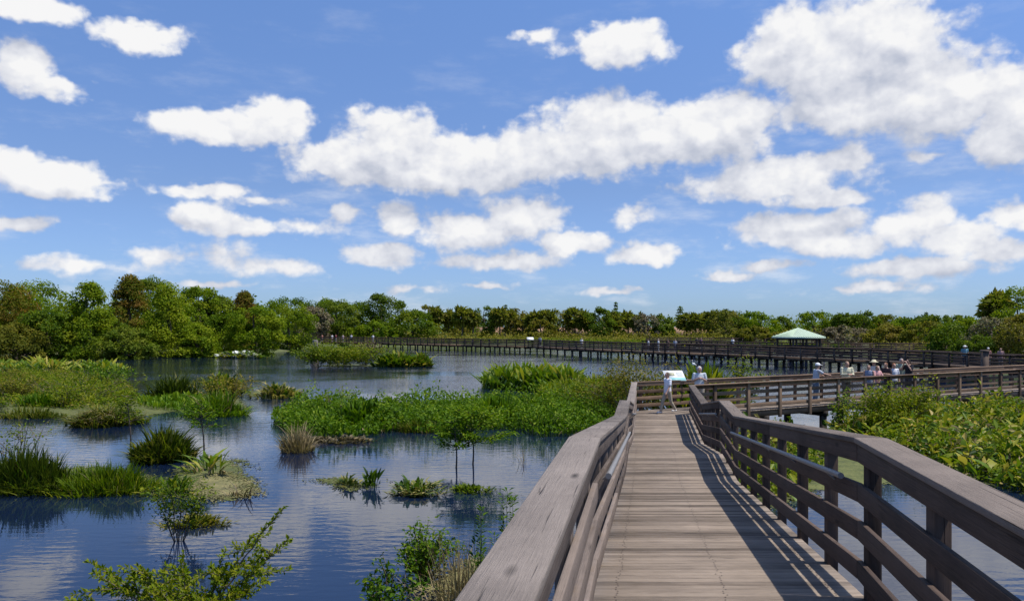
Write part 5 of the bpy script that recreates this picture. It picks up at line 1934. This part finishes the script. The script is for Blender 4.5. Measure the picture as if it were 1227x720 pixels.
WALK = 'walkers on the boardwalks'
pm = gp(800, 495, DZ)
person('elderly man in a white polo and khaki trousers walking across the landing', pm[0], pm[1], DZ, 1.64, 205, stride=0.30, shirt=(.80, .78, .80), pants=(.42, .36, .27), hair=(.16, .12, .09), group=WALK, shoes=(.7, .68, .64))
on_cross(838, 1.15, 438.5, 'white haired man in a pale grey shirt and shorts facing the camera', 265, pose='chest', shirt=(.52, .56, .58), pants=(.42, .36, .28), shorts=True, hair=(.62, .60, .57), build=1.08)
on_cross(977, 0.75, 433, 'man in a white cap, pale grey shirt and jeans, leaning to the right', 5, pose='point', lean=0.12, shirt=(.44, .47, .52), pants=(.13, .19, .27), hair=(.2, .17, .15), hat=('cap', (.8, .8, .78)))
on_cross(1014, 0.55, 430, 'bearded man in a cream shirt with forearms on the front rail', 268, pose='rail', lean=0.10, shirt=(.62, .58, .40), pants=(.16, .13, .10), hair=(.30, .20, .13), sleeve='long', build=1.12)
on_cross(1047, 1.35, 430, 'woman in a straw sun hat and pale top behind two others', 250, pose='stand', shirt=(.66, .58, .50), pants=(.5, .46, .4), hair=(.2, .14, .09), hat=('sun', (.72, .64, .42)))
on_cross(1041, 0.55, 437, 'woman with brown hair in a blue grey sleeveless top by the rail', 240, pose='stand', shirt=(.24, .27, .36), pants=(.6, .58, .55), hair=(.22, .14, .09), sleeve='none')
on_cross(1051, 0.50, 438, 'shorter woman in a pink top beside the blue grey top', 285, pose='rail', shirt=(.66, .36, .34), pants=(.7, .66, .62), hair=(.24, .15, .09))
on_cross(1064, 0.70, 434, 'person in a dark brown shirt bending over the rail', 215, pose='rail', lean=0.25, shirt=(.07, .05, .05), pants=(.06, .06, .07), hair=(.24, .12, .07))
on_cross(1071, 0.50, 435, 'red haired person in a white top among the crowd', 270, pose='stand', shirt=(.78, .76, .76), pants=(.35, .33, .3), hair=(.34, .14, .07))
on_cross(1080, 1.35, 426, 'tall grey haired man in a sage green shirt at the back', 260, pose='chest', shirt=(.30, .34, .26), pants=(.25, .23, .2), hair=(.33, .31, .30), build=1.1)
on_cross(1089, 0.65, 430, 'dark haired man in a black shirt at the right of the crowd', 200, pose='look', shirt=(.025, .025, .03), pants=(.07, .07, .08), hair=(.03, .025, .02), build=1.05)

for lb, px, Y, H, face, kw in [
    ('man in a white sun hat and teal shirt on the right boardwalk', 1156, 70.2, 1.78, 260, dict(shirt=(.16, .30, .34), pants=(.06, .06, .08), hat=('sun', (.75, .75, .7)), build=1.15)),
    ('person with a white cap just right of the big corner post', 1184, 68.0, 1.66, 255, dict(shirt=(.45, .22, .18), pants=(.2, .2, .22), hat=('cap', (.75, .72, .68)))),
    ('pink faced bald person at the right of the right boardwalk', 1199, 66.2, 1.68, 250, dict(shirt=(.36, .22, .20), pants=(.2, .18, .16), hair=None))]:
    person(lb, xat(px, Y), Y, DZ, H, face, near=False, group=WALK, **kw)


def along(pts, px, off):
    """point on a far boardwalk's deck at bearing px, off metres behind its nearer rail"""
    k = (px - CX) / F
    P = np.array(pts, float)
    N = normals(P, -1)
    P = P + N * off
    for a, b in zip(P[:-1], P[1:]):
        fa, fb = a[0] - k * a[1], b[0] - k * b[1]
        if fa * fb <= 0:
            t = fa / (fa - fb)
            return a + (b - a) * t
    return P[0]


W1 = [(-62, 205), (-30, 174.5), (-9, 153), (3.6, 141)]
W2 = [(3.6, 141), (10, 127), (17, 115), (26, 101), (30, 93.5), (34, 86), (37.2, 79.5), (39.0, 73)]
for lb, pts, px, off, face, sh, pa, hr in [
    ('tiny person in an orange pink top, leftmost on the far boardwalk', W1, 386, 1.2, 270, (.75, .32, .22), (.3, .25, .2), (.2, .12, .08)),
    ('tiny person in white, left of a pair on the far boardwalk', W1, 398, .9, 300, (.8, .8, .8), (.3, .2, .2), (.3, .2, .15)),
    ('tiny person in red beside the one in white on the far boardwalk', W1, 402.5, 1.3, 240, (.6, .14, .14), (.6, .6, .6), (.1, .07, .05)),
    ('tiny person in a white shirt and dark shorts behind the dead brush', W1, 421, 1.0, 270, (.82, .82, .84), (.05, .05, .07), (.1, .07, .05)),
    ('tiny person in pale pink low over the dead brush', W1, 411, .7, 270, (.75, .55, .52), (.5, .45, .4), (.5, .45, .4)),
    ('tiny person in white above the leafy island clump', W1, 447, 1.0, 280, (.82, .8, .78), (.6, .55, .5), (.2, .12, .08)),
    ('small figure in dark blue just right of the far white sign', W2, 642, 1.5, 120, (.05, .08, .14), (.04, .05, .07), (.05, .04, .03)),
    ('small figure in pale blue beside the dark blue one', W2, 648, 1.2, 200, (.45, .55, .62), (.05, .05, .06), (.05, .04, .03)),
    ('small figure with white cap below the dark round far tree', W2, 697, 1.2, 270, (.75, .72, .68), (.3, .25, .2), (.6, .58, .55)),
    ('small figure in white bending at the far rail left of the sign post', W2, 777, 1.2, 180, (.8, .8, .82), (.1, .1, .12), (.12, .08, .06)),
    ('small figure in white shirt and shorts walking the far boardwalk', W2, 789, 1.0, 0, (.82, .82, .8), (.7, .68, .62), (.5, .4, .3)),
    ('small figure in brown right of the one in white shorts', W2, 801, 1.3, 190, (.22, .13, .09), (.1, .08, .07), (.08, .05, .04)),
    ('small figure in grey, right of the small figure in brown', W2, 809, 1.1, 260, (.36, .38, .42), (.12, .12, .14), (.1, .07, .05))]:
    p = along(pts, px, off)
    person(lb, p[0], p[1], DZ, RNG.uniform(1.62, 1.82), face, near=False, shirt=sh, pants=pa, hair=hr, group=WALK)
W4 = [(22, 133), (34, 122), (46, 112), (62, 108), (76, 112)]
for lb, px, off, sh in [('small dark clad figure on the rear boardwalk left of the gazebo', 835, .7, (.05, .045, .05)), ('small figure in purple brown beside the dark clad one on the rear boardwalk', 840, 1.2, (.18, .10, .12)), ('small figure in white on the rear boardwalk nearest the gazebo', 878, .9, (.8, .78, .74))]:
    p = along(W4, px, off)
    person(lb, p[0], p[1], DZ, 1.75, 270, near=False, shirt=sh, pants=(.06, .06, .07), hair=(.08, .05, .04), group=WALK)


# ------------------------------------------------------------------ signs and the bird
def near_sign():
    p = cross(float((cross_at(808, WID + 0.33) - F0) @ U), WID + 0.33)
    root = empty('information_panel', (p[0], p[1], DZ), math.atan2(U[1], U[0]) - math.radians(22))
    tag(root, 'tilted white and aqua information panel on the rear rail of the landing', 'sign', 'white signs on the boardwalks')
    w, hgt, zc, tl = 0.44, 0.34, 1.34, math.radians(36)
    c, s = math.cos(tl), math.sin(tl)

    def slab(a0, a1, b0, b1, t0, t1):
        mb = MB()
        q = []
        for b_ in (b0, b1):
            for t in (t0, t1):
                for a in (a0, a1):
                    q.append((a, b_ * c - t * s, zc + b_ * s + t * c))
        prism(mb, [q[0], q[1], q[2], q[3], q[4], q[5], q[6], q[7]])
        return mb
    pan = slab(-w, w, -hgt, hgt, 0, 0.02).build('panel', plain('panel_white', (.78, .79, .74), .4, .05), root)
    slab(-w + .01, w - .01, -hgt + .01, -hgt + .20, 0.021, 0.023).build('aqua_band', plain('panel_aqua', (.30, .58, .56), .4, .08), pan)
    slab(-.20, .02, -.02, .19, 0.021, 0.023).build('picture', plain('panel_picture', (.42, .40, .26), .5, .5, 18), pan)
    mb = slab(.10, .38, .16, .185, 0.021, 0.023)
    for k in range(4):
        m2 = slab(.10, .38 - .03 * (k % 2), .10 - .05 * k, .115 - .05 * k, 0.021, 0.023)
        mb.v += m2.v
        mb.t += m2.t
        mb.f4 += [f + mb.n for f in m2.f4]
        mb.u4 += m2.u4
        mb.n += m2.n
    mb.build('text_lines', plain('panel_text', (.30, .34, .30), .5, .1), pan)
    for sx in (-1, 1):
        mb = MB()
        box(mb, sx * .32 - .03, sx * .32 + .03, -.03, .03, 0.3, zc - 0.02)
        mb.build('leg', M['brown'], root)
        mb = MB()
        box(mb, sx * .32 - .03, sx * .32 + .03, -.32, -.032, 0.62, 0.70)
        mb.build('bracket', M['brown'], root)


near_sign()


def far_sign():
    p = along(W2, 623, -0.35)
    root = empty('information_panel', (p[0], p[1], DZ), 0.2)
    tag(root, 'small plain white panel standing on the far boardwalk rail', 'sign', 'white signs on the boardwalks')
    mb = MB()
    prism(mb, [(-.6, -.25, 1.15), (.6, -.25, 1.15), (-.6, -.27, 1.18), (.6, -.27, 1.18), (-.6, .30, 1.60), (.6, .30, 1.60), (-.6, .28, 1.63), (.6, .28, 1.63)])
    mb.build('panel', plain('far_panel_white', (.8, .8, .76), .5, .05), root)
    for sx in (-.4, .4):
        mb = MB()
        box(mb, sx - .05, sx + .05, -.04, .04, -.35, 1.33)
        mb.build('leg', M['far'], root)


far_sign()


def corner_post():
    Y = 63.5
    X = xat(1180, Y)
    mb = MB()
    box(mb, X - .22, X + .22, Y - .22, Y + .22, -1.0, zat(421.5, Y))
    prism(mb, [(X - .3, Y - .3, zat(421.5, Y) + .002), (X + .3, Y - .3, zat(421.5, Y) + .002), (X - .18, Y - .3, zat(421.5, Y) + .16), (X + .18, Y - .3, zat(421.5, Y) + .16),
               (X - .3, Y + .3, zat(421.5, Y) + .002), (X + .3, Y + .3, zat(421.5, Y) + .002), (X - .18, Y + .3, zat(421.5, Y) + .16), (X + .18, Y + .3, zat(421.5, Y) + .16)])
    tag(mb.build('corner_post', M['far']), 'thick dark corner post of the right boardwalk, beside the teal shirted man', 'post')


corner_post()


def bird():
    Y = 42.5
    x, zb = xat(831, Y), zat(438.0, Y)
    root = empty('white_bird', (x, Y, zb))
    tag(root, 'small white wading bird perched on the leaves behind the sign', 'bird')
    mb = MB()
    ell(mb, (0, 0, .08), (.09, .055, .075))
    limb(mb, [(-.05, 0, .11), (-.085, 0, .20), (-.06, 0, .27)], [.026, .018, .018])
    ell(mb, (-.07, 0, .285), (.034, .022, .022), 10, 8)
    limb(mb, [(.06, 0, .07), (.16, 0, .03)], [.04, .012])
    fuse(mb, 'body', cloth((.8, .8, .78)), root, .01, 2)
    mb = MB()
    limb(mb, [(-.095, 0, .285), (-.165, 0, .275)], [.008, .003])
    mb.build('bill', cloth((.55, .38, .08)), root)
    for s in (-1, 1):
        mb = MB()
        tube(mb, [(.01, s * .02, .03), (.0, s * .02, -.12), (.01, s * .02, -.30)], .006, 5)
        mb.build('leg', cloth((.05, .05, .04)), root)


bird()
